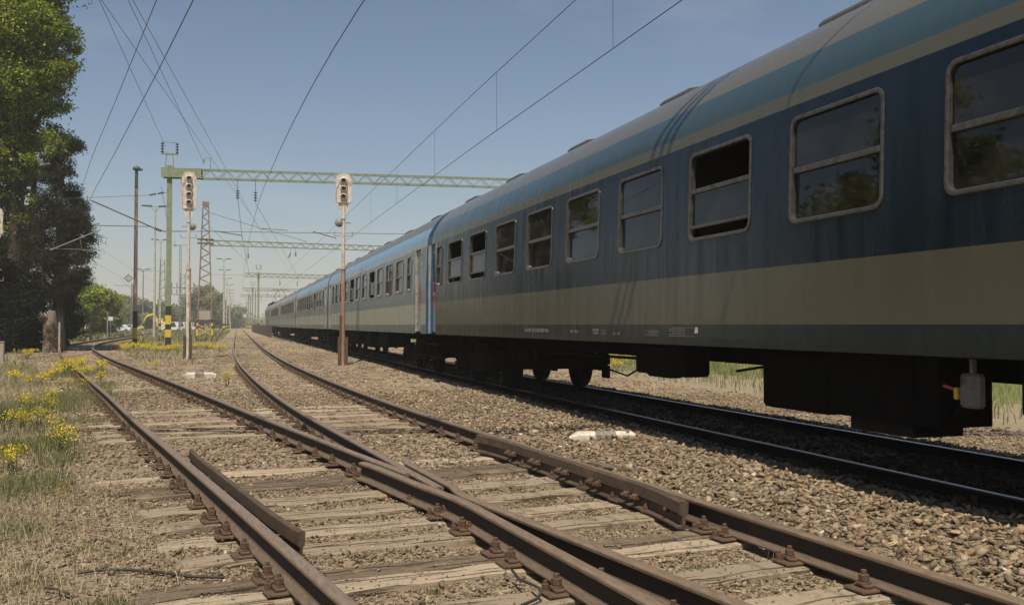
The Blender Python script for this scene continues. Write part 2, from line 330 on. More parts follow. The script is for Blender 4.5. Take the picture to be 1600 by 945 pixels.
def coach_mat(name, skirt, cream, blue, strip, light, rough, dirt=.5):
    m, ns, ls, bs = newmat(name)
    t = ns.new('ShaderNodeTexCoord'); sp = ns.new('ShaderNodeSeparateXYZ'); ls.new(t.outputs['Object'], sp.inputs[0])
    dv = ns.new('ShaderNodeMath'); dv.operation = 'DIVIDE'; dv.inputs[1].default_value = 5; ls.new(sp.outputs[2], dv.inputs[0])
    rp = ns.new('ShaderNodeValToRGB'); rp.color_ramp.interpolation = 'CONSTANT'; ls.new(dv.outputs[0], rp.inputs[0])
    e = rp.color_ramp.elements; e[0].position = 0; e[0].color = (*skirt, 1); e[1].position = 1.37/5; e[1].color = (*cream, 1)
    for z, c in ((1.885, blue), (3.245, strip), (3.375, light), (3.70, (.105, .10, .082))):
        x = e.new(z/5); x.color = (*c, 1)
    v = coords(ns, ls, (1, 1, 1)); vs = coords(ns, ls, (1, 3.2, .35))
    c = mixc(ns, ls, noise(ns, ls, vs, 1.6, 7, .7, .45, .68), rp.outputs[0], tuple(x*.55 for x in cream))
    d = ns.new('ShaderNodeMath'); d.operation = 'MULTIPLY'; d.inputs[1].default_value = dirt
    ls.new(noise(ns, ls, vs, 3.5, 8, .75, .42, .7), d.inputs[0])
    mm = ns.new('ShaderNodeMix'); mm.data_type = 'RGBA'; d2 = ns.new('ShaderNodeMath'); d2.operation = 'MULTIPLY'; d2.inputs[1].default_value = .35*dirt
    ls.new(noise(ns, ls, vs, 1.6, 7, .7, .45, .68), d2.inputs[0]); ls.new(d2.outputs[0], mm.inputs[0])
    ls.new(rp.outputs[0], mm.inputs['A']); mm.inputs['B'].default_value = (.13, .12, .10, 1)
    dust = ns.new('ShaderNodeMath'); dust.operation = 'MULTIPLY'; dust.inputs[1].default_value = .25*dirt; ls.new(d.outputs[0], dust.inputs[0])
    c = mixc(ns, ls, dust.outputs[0], mm.outputs['Result'], (.24, .2, .15))
    c = mixc(ns, ls, noise(ns, ls, v, 26, 5, .7, .70, .78), c, (.12, .07, .04))
    ls.new(c, bs.inputs['Base Color'])
    r = ns.new('ShaderNodeMapRange'); r.inputs[3].default_value = rough; r.inputs[4].default_value = rough+.22
    ls.new(noise(ns, ls, vs, 2.2, 6, .7, .35, .7), r.inputs[0]); ls.new(r.outputs[0], bs.inputs['Roughness'])
    bs.inputs['Specular IOR Level'].default_value = .4
    bump(ns, ls, noise(ns, ls, coords(ns, ls, (1, .9, 1.3)), 1.8, 2, .5, .2, .8), bs, .10, .02)
    return m
M['coach_old'] = coach_mat('coach_paint_faded', (.008, .015, .020), (.085, .079, .055), (.002, .009, .020), (.105, .102, .078), (.034, .064, .080), .13, .18)
M['coach_new'] = coach_mat('coach_paint_light', (.12, .14, .145), (.37, .37, .30), (.15, .185, .21), (.32, .37, .42), (.15, .29, .45), .2, .6)
M['coach_grey'] = coach_mat('coach_paint_grey', (.13, .13, .12), (.30, .29, .26), (.2, .2, .19), (.26, .25, .23), (.24, .24, .23), .25, .6)
M['loco'] = simple('locomotive_grey_green', (.17, .19, .15), (.12, .14, .12), .4, 0, 3)
def roof_mat():
    m, ns, ls, bs = newmat('dusty_grey_roof')
    v = coords(ns, ls, (1, .35, 1)); n = noise(ns, ls, v, 2.5, 7, .7, .35, .68)
    c = mixc(ns, ls, n, (.105, .10, .082), (.078, .074, .06)); ls.new(c, bs.inputs['Base Color']); bs.inputs['Roughness'].default_value = .6
    return m
M['roof'] = roof_mat()
#@@SETTING
# ------------------------------------------------------------------ track alignment
def pchip(xs, ys):
    xs = np.array(xs, float); ys = np.array(ys, float); h = np.diff(xs); d = np.diff(ys)/h
    m = np.zeros(len(xs)); m[0] = d[0]; m[-1] = d[-1]
    m[1:-1] = (d[:-1]*h[1:]+d[1:]*h[:-1])/(h[1:]+h[:-1])
    def f(t):
        t = np.clip(np.asarray(t, float), xs[0], xs[-1]); i = np.clip(np.searchsorted(xs, t)-1, 0, len(xs)-2)
        u = (t-xs[i])/h[i]
        return (2*u**3-3*u**2+1)*ys[i]+(u**3-2*u**2+u)*h[i]*m[i]+(-2*u**3+3*u**2)*ys[i+1]+(u**3-u**2)*h[i]*m[i+1]
    return f
cA = pchip([-12, 0, 4, 7, 10.3, 12.6, 16.5, 21.8, 28, 33.5, 45, 52, 60, 73, 108, 163, 400], [4.1, 2.02, 1.31, .77, .16, -.27, -.96, -1.93, -3.07, -4.1, -6.05, -7.1, -7.95, -8.65, -8.95, -8.5, -5.5])
cB = pchip([-12, 0, 3.5, 6.5, 9.5, 13, 19, 23, 29, 44, 66, 125, 400], [3.75, 2.87, 2.57, 2.33, 2.10, 1.83, 1.55, 1.44, 1.33, 1.33, 1.62, 2.6, 6.9])
def cT(y): y = np.asarray(y, float); return 6.05 + np.where(y > 22, .0112*(y-22), 0)
def off(c, y, d):                                 # point at lateral offset d from centre line c
    y = float(y); k = float(c(y+.05)-c(y-.05))/.1; L = sqrt(1+k*k)
    return Vector((float(c(y)) + d/L, y - d*k/L, 0))
def heading(c, y): return atan2(-float(c(y+.05)-c(y-.05))/.1, 1)
def railx(c, d, y):                               # x of the offset rail at world y
    k = (c(y+.05)-c(y-.05))/.1; return c(y)+d*np.sqrt(1+k*k)
G = .7525
# ------------------------------------------------------------------ ground
def axis(a, b, c0, fine, grow):
    out = [c0]; s = fine
    while out[-1] < b: out.append(out[-1]+s); s *= (1 if abs(out[-1]-c0) < 9 else grow)
    lo = [c0]; s = fine
    while lo[-1] > a: lo.append(lo[-1]-s); s *= (1 if abs(lo[-1]-c0) < 9 else grow)
    return np.array(sorted(set(lo+out)))
gx = axis(-2800, 2800, 0, .22, 1.10); gy = axis(-500, 4500, 8, .22, 1.10)
XX, YY = np.meshgrid(gx, gy)
def gz(x, y):
    z = -.024 + .012*np.sin(x*2.1+y*.7)*np.cos(y*1.7-x*.4) + .008*np.sin(x*5.3)*np.sin(y*4.1)
    z = z + .05*np.exp(-((x-4.35)/.5)**2)*(np.abs(y) < 200) + .100*np.clip((x-4.4)/.7, 0, 1)*np.clip((8.2-x)/.8, 0, 1)
    ax = railx(cA, -G, np.clip(y, -12, 400))
    z = z - .05*np.clip((ax-x-.9)/1.5, 0, 1)
    return z
def zone(x, y):
    yc = np.clip(y, -12, 400)
    a = railx(cA, -G, yc); b = railx(cB, G, yc); bl = railx(cB, -G, yc); ar = railx(cA, G, yc)
    grav = 1 - np.clip((a-x-.5)/2.2, 0, 1)
    grav = grav*(1-np.clip((x-9.6)/1.5, 0, 1))
    grav = np.where((y > 60) & (x < a-2), 0, grav)
    mid = np.clip((x-ar-1.2), 0, 1)*np.clip((bl-1.0-x), 0, 1)*np.clip((y-33)/8, 0, 1)*.6
    grass = np.clip((a-x-1.6)/4, 0, 1)*.52 + np.clip((x-11.5)/3, 0, 1)*.72 + mid*.62
    grass = grass + np.clip((y-70)/60, 0, 1)*np.clip((a-x-1.5)/2, 0, 1)*.4
    return np.clip(grav, 0, 1), np.clip(grass, 0, 1)
ZZ = gz(XX, YY); ny, nx = XX.shape
V = np.stack([XX, YY, ZZ], -1).reshape(-1, 3)
I = np.arange(ny*nx).reshape(ny, nx)
T = np.stack([I[:-1, :-1], I[:-1, 1:], I[1:, 1:], I[1:, :-1]], -1).reshape(-1, 4)
gr, gs = zone(V[:, 0], V[:, 1]); cc = np.zeros((len(V), 3)); cc[:, 0] = gr; cc[:, 1] = gs
npmesh('ground', V, T, M['ground'], col=cc, kind='structure')
# ------------------------------------------------------------------ rails
HW = .035
RAILP = [(-.0625, 0), (.0625, 0), (.0625, .010), (.020, .024), (.0085, .034), (.0085, .110), (.030, .122), (.0355, .128), (.0355, .141), (.030, .148), (.018, .1505), (-.018, .1505), (-.030, .148), (-.0355, .141), (-.0355, .128), (-.030, .122), (-.0085, .110), (-.0085, .034), (-.020, .024), (-.0625, .010)]
def sweep(name, pts, prof, mat, shine_z=.12, top=RT, **k):
    """pts: list of Vectors of the rail head top; prof: profile with its own height"""
    n = len(prof); H = max(p[1] for p in prof); vs = []; m = len(pts)
    for i, p in enumerate(pts):
        t = (pts[min(i+1, m-1)]-pts[max(i-1, 0)]); t.z = 0; t.normalize(); s = Vector((t.y, -t.x, 0))
        for a, b in prof: vs.append(p + s*a + Vector((0, 0, top - H + b)))
    fs = [(i*n+j, i*n+(j+1) % n, (i+1)*n+(j+1) % n, (i+1)*n+j) for i in range(m-1) for j in range(n)]
    fs += [tuple(range(n))[::-1], tuple(range((m-1)*n, m*n))]
    mb = MB(); mb.add(vs, fs); o = mb.build(name, mat, **k)
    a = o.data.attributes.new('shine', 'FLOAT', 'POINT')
    v = [1.0 if (prof[j % n][1] > (.147 if mat is M['rail_shiny'] else shine_z*H/.15) and abs(prof[j % n][0]) < .0356) else (.55 if prof[j % n][1] < .03 and mat is M['rail'] else 0.0) for j in range(n*m)]  # worn head full; foot colour lifted as if sunlit, web left dark
    a.data.foreach_set('value', v); return o
def ys(a, b, s=.5, far=None):
    out = [a]
    while out[-1] < b:
        st = s if out[-1] < 30 else s*(1+(out[-1]-30)*.08); out.append(min(b, out[-1]+st))
    return out
rl = dict(cat='rail', group='rails of the two rusty tracks')
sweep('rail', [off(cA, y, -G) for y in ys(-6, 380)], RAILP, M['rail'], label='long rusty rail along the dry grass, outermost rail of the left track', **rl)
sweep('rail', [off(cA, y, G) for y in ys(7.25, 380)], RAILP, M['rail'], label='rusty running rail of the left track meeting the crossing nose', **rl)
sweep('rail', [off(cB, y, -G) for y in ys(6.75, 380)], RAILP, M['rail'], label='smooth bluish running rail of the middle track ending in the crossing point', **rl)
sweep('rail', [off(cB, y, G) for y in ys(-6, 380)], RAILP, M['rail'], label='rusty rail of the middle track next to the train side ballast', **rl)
# wing rails of the crossing
def wing(cfrom, dfrom, sgn, cto, dto, y0, y1):
    P = []
    for y in ys(-6, y1, .25):
        if y < y0-.35: p = off(cto, y, dto)
        else:
            fl = .112 + (.02 if sgn < 0 else .07)*max(0, (y-(y1-.35))/.35)**1.5
            q = off(cfrom, y, dfrom + sgn*fl)
            u = min(1, max(0, (y-(y0-.35))/.7)); u = u*u*(3-2*u)
            p = off(cto, y, dto)*(1-u) + q*u
        P.append(p)
    return P
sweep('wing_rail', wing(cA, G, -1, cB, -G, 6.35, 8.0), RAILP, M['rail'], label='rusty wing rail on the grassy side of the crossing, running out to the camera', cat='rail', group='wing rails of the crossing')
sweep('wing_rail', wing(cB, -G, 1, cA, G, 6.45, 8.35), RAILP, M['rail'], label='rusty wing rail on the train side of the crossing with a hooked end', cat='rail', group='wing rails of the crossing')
GUARD = [(-.05, 0), (.045, 0), (.045, .012), (.012, .022), (.012, .085), (.030, .098), (.036, .172), (.028, .180), (-.018, .182), (-.030, .174), (-.034, .10), (-.012, .085), (-.012, .022), (-.05, .012)]
def guard(c, d, y0, y1, sgn, fl=.11):
    P = []
    for y in np.arange(y0, y1+.01, .15):
        e = max(0, (.75-min(y-y0, y1-y))/.75)
        P.append(off(c, y, d + sgn*((.135 if sgn > 0 else .108)+fl*e**1.7)))
    return P
gA = sweep('guard_rail', guard(cA, -G, gp(480, 826, RT).y, gp(294, 700, RT).y, 1, .03), [(a*.62, b) for a, b in GUARD], M['rust'], top=RT+.012, label='dark guard rail with flared ends beside the left outer rail', cat='guard rail', group='guard rails opposite the crossing')
gB = sweep('guard_rail', guard(cB, G, gp(1108, 788, RT).y, gp(766, 680, RT).y, -1, .09), GUARD, M['rust'], top=RT+.022, label='tall smooth guard rail bolted inside the middle track, blunt end towards the camera', cat='guard rail', group='guard rails opposite the crossing')
def bolt_mesh():
    mb = MB(); mb.lathe([(.034, 0), (.033, .012), (.024, .013), (.026, .02), (.025, .046), (.014, .05), (.014, .068), (.0, .071)], 6, smooth=False)
    return mb
bo = bolt_mesh().build('bolt', M['rust_orange']); BOLT = bo.data; bpy.data.objects.remove(bo)
def inst(name, mesh, parent, loc, rot=(0, 0, 0), sc=1):
    o = bpy.data.objects.new(name, mesh); COL.objects.link(o); o.parent = parent; o.location = loc; o.rotation_euler = rot
    o.scale = (sc,)*3 if not hasattr(sc, '__len__') else sc; return o
for g_, c, d, s, y0, y1 in ((gA, cA, -G, 1, gp(480, 826, RT).y+.25, 8.6), (gB, cB, G, -1, gp(1108, 788, RT).y+.12, 9.0)):
    y = y0; k = 0
    while y < y1:
        p = off(c, y, d+s*(.135 if s > 0 else .118)); h = heading(c, y)
        inst('bolt', BOLT, g_, p + Vector((s*.018, 0, RT-.075)), (0, s*pi/2, h), 1.0)
        k += 1; y += .13 if k % 2 else .47
trl = dict(cat='rail', group='rails under the train')
sweep('rail', [Vector((float(cT(y))-G, y, 0)) for y in ys(-8, 380, 1)], RAILP, M['rail_shiny'], label='polished rail under the train on the side of the white marker block', **trl)
sweep('rail', [Vector((float(cT(y))+G, y, 0)) for y in ys(-8, 380, 1)], RAILP, M['rail_shiny'], label='polished rail under the train on the far side, by the yellow flowers', **trl)
# ------------------------------------------------------------------ sleepers
RB = RT - .1505                                   # underside of rails
def fitting_meshes():
    mb = MB(); mb.bbox(-.17, .17, -.075, .075, 0, .016, .004)
    for sx in (-1, 1): mb.bbox(sx*.07, sx*.07+sx*.055, -.045, .045, .016, .034, .005) if sx > 0 else mb.bbox(-.125, -.07, -.045, .045, .016, .034, .005)
    a = mb.build('baseplate', M['rust_orange']); me = a.data; bpy.data.objects.remove(a); return me
PLATE = fitting_meshes()
sleepers = []                                     # (centre, heading, halflen) for the ballast
def ordinal(n):
    return ['first', 'second', 'third', 'fourth', 'fifth', 'sixth', 'seventh', 'eighth', 'ninth', 'tenth', 'eleventh', 'twelfth', 'thirteenth', 'fourteenth', 'fifteenth', 'sixteenth', 'seventeenth', 'eighteenth', 'nineteenth', 'twentieth'][n] if n < 20 else str(n+1)+'th'
def sleeper(x0, x1, y, hd, lines, label, group, dark=False, dz=0.0, wid=.25):
    cx = (x0+x1)/2; L = (x1-x0)/2; a = random.uniform(-.012, .012)
    me = bmesh.new(); bmesh.ops.create_cube(me, size=1); bmesh.ops.scale(me, vec=(2*L, wid, .15), verts=me.verts)
    bmesh.ops.subdivide_edges(me, edges=[e for e in me.edges if abs((e.verts[0].co-e.verts[1].co).x) > .5], cuts=18)
    bmesh.ops.bevel(me, geom=me.edges[:], offset=.009, segments=1, affect='EDGES') if False else None
    for v in me.verts:
        v.co.z += random.uniform(-.010, .004); v.co.y += random.uniform(-.014, .012)
        if abs(v.co.x) > L-.01: v.co.x += random.uniform(-.06, .05); v.co.z -= .01
    mb = MB(); mb.bm(me)
    o = mb.build('sleeper', M['timber_dark'] if dark else M['timber'], label=label, cat='sleeper', group=group)
    o.location = (cx, y, RB-.018-.075+dz); o.rotation_euler = (0, 0, hd+a)
    bv = o.modifiers.new('edge', 'BEVEL'); bv.width = .008; bv.segments = 1; bv.limit_method = 'ANGLE'
    ca, sa = cos(hd+a), sin(hd+a)
    sleepers.append((cx, y, hd+a, L, wid/2))
    for fn in lines:
        # the rail crosses the sleeper axis at: point cx+t*ca, y+t*sa with x=fn(y)
        t = 0.0
        for _ in range(8): t = (float(fn(y+t*sa))-cx)/ca
        if abs(t) > L-.05: continue
        slope = (float(fn(y+t*sa+.05))-float(fn(y+t*sa-.05)))/.1
        p = inst('baseplate', PLATE, o, (t, 0, .076-dz), (0, 0, -atan2(slope, 1)-(hd+a)))
        for s in (-1, 1): inst('bolt', BOLT, p, (s*.098, 0, .03), (0, 0, random.uniform(0, 1)), random.uniform(1.0, 1.15))
        if y < 9 and random.random() < .8:
            for s in (-1, 1): inst('bolt', BOLT, p, (s*.145, .035, .012), (0, 0, random.uniform(0, 1)), .8)
    return o
fAl = lambda y: railx(cA, -G, y); fAr = lambda y: railx(cA, G, y); fBl = lambda y: railx(cB, -G, y); fBr = lambda y: railx(cB, G, y)
LONGS = [(3.2, 0, .25), (3.82, 0, .26), (4.42, 0, .25), (5.02, 0, .22), (5.27, 3, .22), (5.88, 0, .26), (6.42, 1, .25), (6.95, 0, .25), (7.52, 0, .25), (8.22, 2, .2), (8.46, 3, .2), (9.1, 1, .24), (9.7, 4, .25), (10.3, 4, .25), (10.9, 4, .25), (11.5, 4, .25), (12.1, 0, .24), (12.65, 0, .24), (13.25, 0, .24), (13.9, 0, .24), (14.5, 1, .24)]
for k, (y, st, wd) in enumerate(LONGS):
    xm = (float(fAl(y))+float(fBr(y)))/2; x0 = float(fAl(y)) - random.choice((.45, .5, .7, .6)); x1 = float(fBr(y)) + random.uniform(.15, .35)
    dk = st in (2, 3)
    sleeper(x0, x1, y, radians(7.0), (fAl, fAr, fBl, fBr), ordinal(k)+' long timber from the camera under both rusty tracks' + (', dark and cracked' if dk else ', pale and weathered'), 'long timbers under the crossing', dk, {0: .0, 1: -.014, 2: .002, 3: -.003, 4: -.045}[st]+random.uniform(-.003, .003), wd)
k = 0; y = 15.1
while y < 31:
    for c, nm, fl, fr in ((cA, 'left', fAl, fAr), (cB, 'middle', fBl, fBr)):
        p = off(c, y, 0); h = heading(c, y)
        vis = y < 15.9
        ext = 1.15
        sleeper(p.x-ext, p.x+ext, p.y, h, (fl, fr), ordinal(k)+' short sleeper beyond the crossing timbers under the '+nm+' rusty track', 'short sleepers of the '+nm+' track', random.random() < .2, -.004 if vis else random.choice((-.055, -.06, -.055, -.03)))
    k += 1; y += .6
# ------------------------------------------------------------------ ballast stones
def hull_templates(n, npts):
    T_ = []
    for i in range(n):
        bm = bmesh.new()
        for j in range(npts):
            v = Vector(RNG.normal(size=3)).normalized(); v = Vector((v.x*1.15, v.y*RNG.uniform(.65, .95), v.z*RNG.uniform(.32, .62)))
            bm.verts.new(v)
        bmesh.ops.convex_hull(bm, input=bm.verts[:]); 
        bmesh.ops.delete(bm, geom=[v for v in bm.verts if not v.link_faces], context='VERTS')
        bmesh.ops.triangulate(bm, faces=bm.faces[:]); bm.verts.index_update()
        T_.append((np.array([v.co[:] for v in bm.verts]), np.array([[v.index for v in f.verts] for f in bm.faces]))); bm.free()
    return T_
TPL = hull_templates(20, 7); TPLs = hull_templates(10, 7)
def rotm(a, b, c):
    ca, sa, cb, sb, cc_, sc = np.cos(a), np.sin(a), np.cos(b), np.sin(b), np.cos(c), np.sin(c)
    R = np.empty((len(a), 3, 3))
    R[:, 0, 0] = ca*cb; R[:, 0, 1] = ca*sb*sc-sa*cc_; R[:, 0, 2] = ca*sb*cc_+sa*sc
    R[:, 1, 0] = sa*cb; R[:, 1, 1] = sa*sb*sc+ca*cc_; R[:, 1, 2] = sa*sb*cc_-ca*sc
    R[:, 2, 0] = -sb; R[:, 2, 1] = cb*sc; R[:, 2, 2] = cb*cc_; return R
def stone_colors(n):
    base_ = np.array([[.29, .22, .143], [.235, .178, .118], [.36, .282, .19], [.19, .148, .105], [.27, .222, .155], [.24, .155, .092], [.56, .485, .38], [.115, .087, .064]])
    p = np.array([.27, .22, .15, .12, .09, .09, .015, .045]); i = RNG.choice(len(base_), n, p=p/p.sum())
    return base_[i]*RNG.uniform(.72, 1.22, (n, 1))*RNG.uniform(.96, 1.04, (n, 3))
def scatter_view(z0, z1, dens, margin=.06):
    area = (z1*z1-z0*z0)/2*(1600/F)*(1+2*margin); n = int(area*dens)
    d = np.sqrt(RNG.uniform(z0*z0, z1*z1, n)); u = RNG.uniform(-800*(1+2*margin), 800*(1+2*margin), n)/F
    return d*u*cos(YAW)+d*sin(YAW), -d*u*sin(YAW)+d*cos(YAW)
def stones(name, x, y, size, tpls, label, lift=.3, zf=None):
    n = len(x); cl = stone_colors(n); train_shade = (x > 5.05) & (x < 7.5); cl[train_shade] *= .22; z = gz(x, y) if zf is None else zf  # stones below the train are coloured darker to deepen its shade
    R = rotm(RNG.uniform(0, 2*pi, n), RNG.normal(0, .38, n), RNG.normal(0, .38, n)); ti = RNG.integers(0, len(tpls), n)
    Vs, Ts, Cs = [], [], []; o = 0
    for k, (tv, tf) in enumerate(tpls):
        ix = np.where(ti == k)[0]
        if not len(ix): continue
        P = np.einsum('nij,vj->nvi', R[ix], tv)*size[ix, None, None]
        P[:, :, 0] += x[ix, None]; P[:, :, 1] += y[ix, None]; P[:, :, 2] += (z[ix]+size[ix]*lift)[:, None]
        Vs.append(P.reshape(-1, 3)); F_ = tf[None]+(np.arange(len(ix))*len(tv))[:, None, None]+o; Ts.append(F_.reshape(-1, 3))
        Cs.append(np.repeat(cl[ix], len(tv), 0)); o += len(ix)*len(tv)
    return npmesh(name, np.concatenate(Vs), np.concatenate(Ts), M['stone'], col=np.concatenate(Cs), label=label, cat='ballast', kind='stuff')
def rail_clear(x, y, r=.07):
    yc = np.clip(y, -12, 400); ok = np.ones(len(x), bool)
    for f in (fAl, fAr, fBl, fBr): ok &= np.abs(x-f(yc)) > r+.005
    for s in (-G, G): ok &= np.abs(x-(cT(yc)+s)) > r
    ok &= ~((np.abs(x-(fAl(yc)+.12)) < r+.03) & (y > 4.7) & (y < 9.2)); ok &= ~((np.abs(x-(fBr(yc)-.12)) < r+.03) & (y > 5.1) & (y < 9.8))
    ok &= ~((x > fBl(yc)-.1) & (x < fAr(yc)+.1) & (y < 9))
    return ok
def on_sleeper(x, y, pad=0.0):
    m = np.zeros(len(x), bool)
    for cx, cy, h, L, wd in sleepers:
        dx = x-cx; dy = y-cy; u = dx*cos(h)+dy*sin(h); v = -dx*sin(h)+dy*cos(h)
        m |= (np.abs(u) < L-.02) & (np.abs(v) < wd+pad)
    return m
def ballast_keep(x, y):
    yc = np.clip(y, -12, 400); d = fAl(yc)-x
    p = np.where(d < .55, 1, np.where(d < 2.0, 1-.8*(d-.55)/1.45, .2))
    p = np.where(x > 9.3, np.clip(1-(x-9.3)/1.2, .0, 1), p)
    patch = .5+.5*np.sin(x*1.9+2*np.sin(y*.8))*np.sin(y*1.3+x)
    p = p*np.where(d > .55, .35+.9*patch, 1)
    mid = (x > fAr(yc)+.8) & (x < fBl(yc)-.8) & (y > 14)
    return np.where(mid, p*.55, p)
x, y = scatter_view(2.6, 9, 1050); k = ballast_keep(x, y) > RNG.uniform(0, 1, len(x)); x, y = x[k], y[k]
k = rail_clear(x, y) & (~on_sleeper(x, y, -.03) | (RNG.uniform(0, 1, len(x)) < .13)); x, y = x[k], y[k]
size = np.clip(RNG.lognormal(np.log(.0165), .55, len(x)), .008, .05)
bed = (x < fBr(y)-.05) & (RNG.uniform(0, 1, len(x)) < .94); size[bed] = np.minimum(size[bed]*.85, .022)
osl = on_sleeper(x, y, -.01); size[osl] *= .5
z = gz(x, y) + RNG.uniform(-.014, .012, len(x)); z[osl] = RB-.016
# the shoulder between the middle track and the train carries the coarsest stone
sh = (x > fBr(y)+.15) & (x < 5.2); size[sh] = np.clip(size[sh]*1.55, .014, .052)
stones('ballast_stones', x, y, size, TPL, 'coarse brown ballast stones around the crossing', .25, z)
x, y = scatter_view(9, 19, 430); k = ballast_keep(x, y) > RNG.uniform(0, 1, len(x)); x, y = x[k], y[k]
k = rail_clear(x, y) & (~on_sleeper(x, y, -.03) | (RNG.uniform(0, 1, len(x)) < .2) | (y > 15.2) | (y < 11.6)); x, y = x[k], y[k]
size = np.clip(RNG.lognormal(np.log(.022), .35, len(x)), .010, .045); sh = (x > fBr(y)+.15) & (x < 5.2); size[sh] *= 1.4
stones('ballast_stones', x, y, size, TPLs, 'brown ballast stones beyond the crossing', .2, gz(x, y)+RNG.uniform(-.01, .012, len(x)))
x, y = scatter_view(19, 45, 75); k = (ballast_keep(x, y) > RNG.uniform(0, 1, len(x))) & rail_clear(x, y, .09); x, y = x[k], y[k]
size = np.clip(RNG.lognormal(np.log(.036), .3, len(x)), .016, .055)
stones('ballast_stones', x, y, size, TPLs, 'distant ballast stones towards the signals', .1, gz(x, y))
x, y = scatter_view(45, 100, 11); k = (ballast_keep(x, y) > RNG.uniform(0, 1, len(x))) & rail_clear(x, y, .1); x, y = x[k], y[k]
stones('ballast_stones', x, y, RNG.uniform(.04, .085, len(x)), TPLs, 'faint far ballast stones near the gantries', .0, gz(x, y))
# small grit over everything close by
x, y = scatter_view(2.6, 8, 1500); k = rail_clear(x, y, .05) & ~on_sleeper(x, y); x, y = x[k], y[k]
stones('grit', x, y, RNG.uniform(.004, .011, len(x)), TPLs, 'fine grit between the stones near the camera', .3, gz(x, y)+.003)
HAZE = True
if HAZE:
    mb = MB(); mb.box(-3600, 3600, -900, 5600, -1.5, 60); hz_ = mb.build('haze', [], kind='stuff')
    hm = bpy.data.materials.new('pale_air'); hm.use_nodes = True; hn = hm.node_tree; hn.nodes.clear()
    ho = hn.nodes.new('ShaderNodeOutputMaterial'); hv = hn.nodes.new('ShaderNodeVolumePrincipled'); hv.inputs['Color'].default_value = (1, .98, .95, 1); hv.inputs['Density'].default_value = .0007; hv.inputs['Anisotropy'].default_value = -.05
    hn.links.new(hv.outputs[0], ho.inputs['Volume']); hz_.data.materials.append(hm)
#@@OBJECTS
# ------------------------------------------------------------------ grass, straw
def blades(name, x, y, h, wdt, lean, colr, label, z=None, mat='blade', **k):
    n = len(x); a = RNG.uniform(0, 2*pi, n); la = RNG.uniform(0, 2*pi, n); z = gz(x, y) if z is None else z
    wx, wy = np.cos(a)*wdt/2, np.sin(a)*wdt/2; lx, ly = np.cos(la)*lean*h, np.sin(la)*lean*h
    P = np.zeros((n, 5, 3))
    P[:, 0] = np.stack([x-wx, y-wy, z-.01], 1); P[:, 1] = np.stack([x+wx, y+wy, z-.01], 1)
    P[:, 2] = np.stack([x+wx*.8+lx*.35, y+wy*.8+ly*.35, z+h*.6], 1); P[:, 3] = np.stack([x-wx*.8+lx*.35, y-wy*.8+ly*.35, z+h*.6], 1)
    P[:, 4] = np.stack([x+lx, y+ly, z+h*np.sqrt(np.maximum(1-lean**2*.6, .05))], 1)
    b = (np.arange(n)*5)[:, None]
    T_ = np.concatenate([b+np.array([[0, 1, 2]]), b+np.array([[0, 2, 3]]), b+np.array([[3, 2, 4]])])
    return npmesh(name, P.reshape(-1, 3), T_, M[mat], col=np.repeat(colr, 5, 0), label=label, kind='stuff', **k)
def patch(cx, cy, rx, ry, n):
    a = RNG.uniform(0, 2*pi, n); r = np.sqrt(RNG.uniform(0, 1, n))*RNG.uniform(.6, 1.1, n); return cx+np.cos(a)*r*rx, cy+np.sin(a)*r*ry
def pal(cols, n, v=.2):
    c = np.array(cols)[RNG.integers(0, len(cols), n)]; return c*RNG.uniform(1-v, 1+v, (n, 1))
GREEN = [(.14, .17, .055), (.19, .21, .075), (.105, .13, .045), (.24, .25, .10), (.30, .29, .15)]; STRAW = [(.42, .36, .23), (.34, .29, .18), (.50, .43, .29), (.24, .20, .13)]
def left_of_track(x, y, d0=.7): return (fAl(np.clip(y, -12, 400))-x) > d0
x, y = scatter_view(3, 9, 900); k = left_of_track(x, y, .45) & (RNG.uniform(0, 1, len(x)) < np.clip((fAl(y)-x)/1.5, 0, 1)); x, y = x[k], y[k]
blades('dry_straw', x, y, RNG.uniform(.04, .13, len(x)), .0035, RNG.uniform(.75, 1.0, len(x))[:], pal(STRAW, len(x)), 'flattened dry straw beside the left rail', cat='dry grass')
x, y = scatter_view(9, 26, 190); k = left_of_track(x, y, .8); x, y = x[k], y[k]
blades('dry_straw', x, y, RNG.uniform(.05, .16, len(x)), .008, RNG.uniform(.6, 1.0, len(x)), pal(STRAW, len(x)), 'dry straw further along the left track', cat='dry grass')
PX, PY = [], []
for px, py in ((1215, 862), (1225, 868), (1235, 862), (985, 905), (610, 830), (700, 812), (560, 800), (250, 655), (275, 650)):
    p = gp(px, py); a_, b_ = patch(p.x, p.y, .12, .12, 16); PX.append(a_); PY.append(b_)
x, y = np.concatenate(PX), np.concatenate(PY)
blades('dry_straw', x, y, RNG.uniform(.05, .15, len(x)), .003, RNG.uniform(.2, .9, len(x)), pal(STRAW, len(x), .3)*1.2, 'pale dry stalks sticking up between the rails', cat='dry grass')
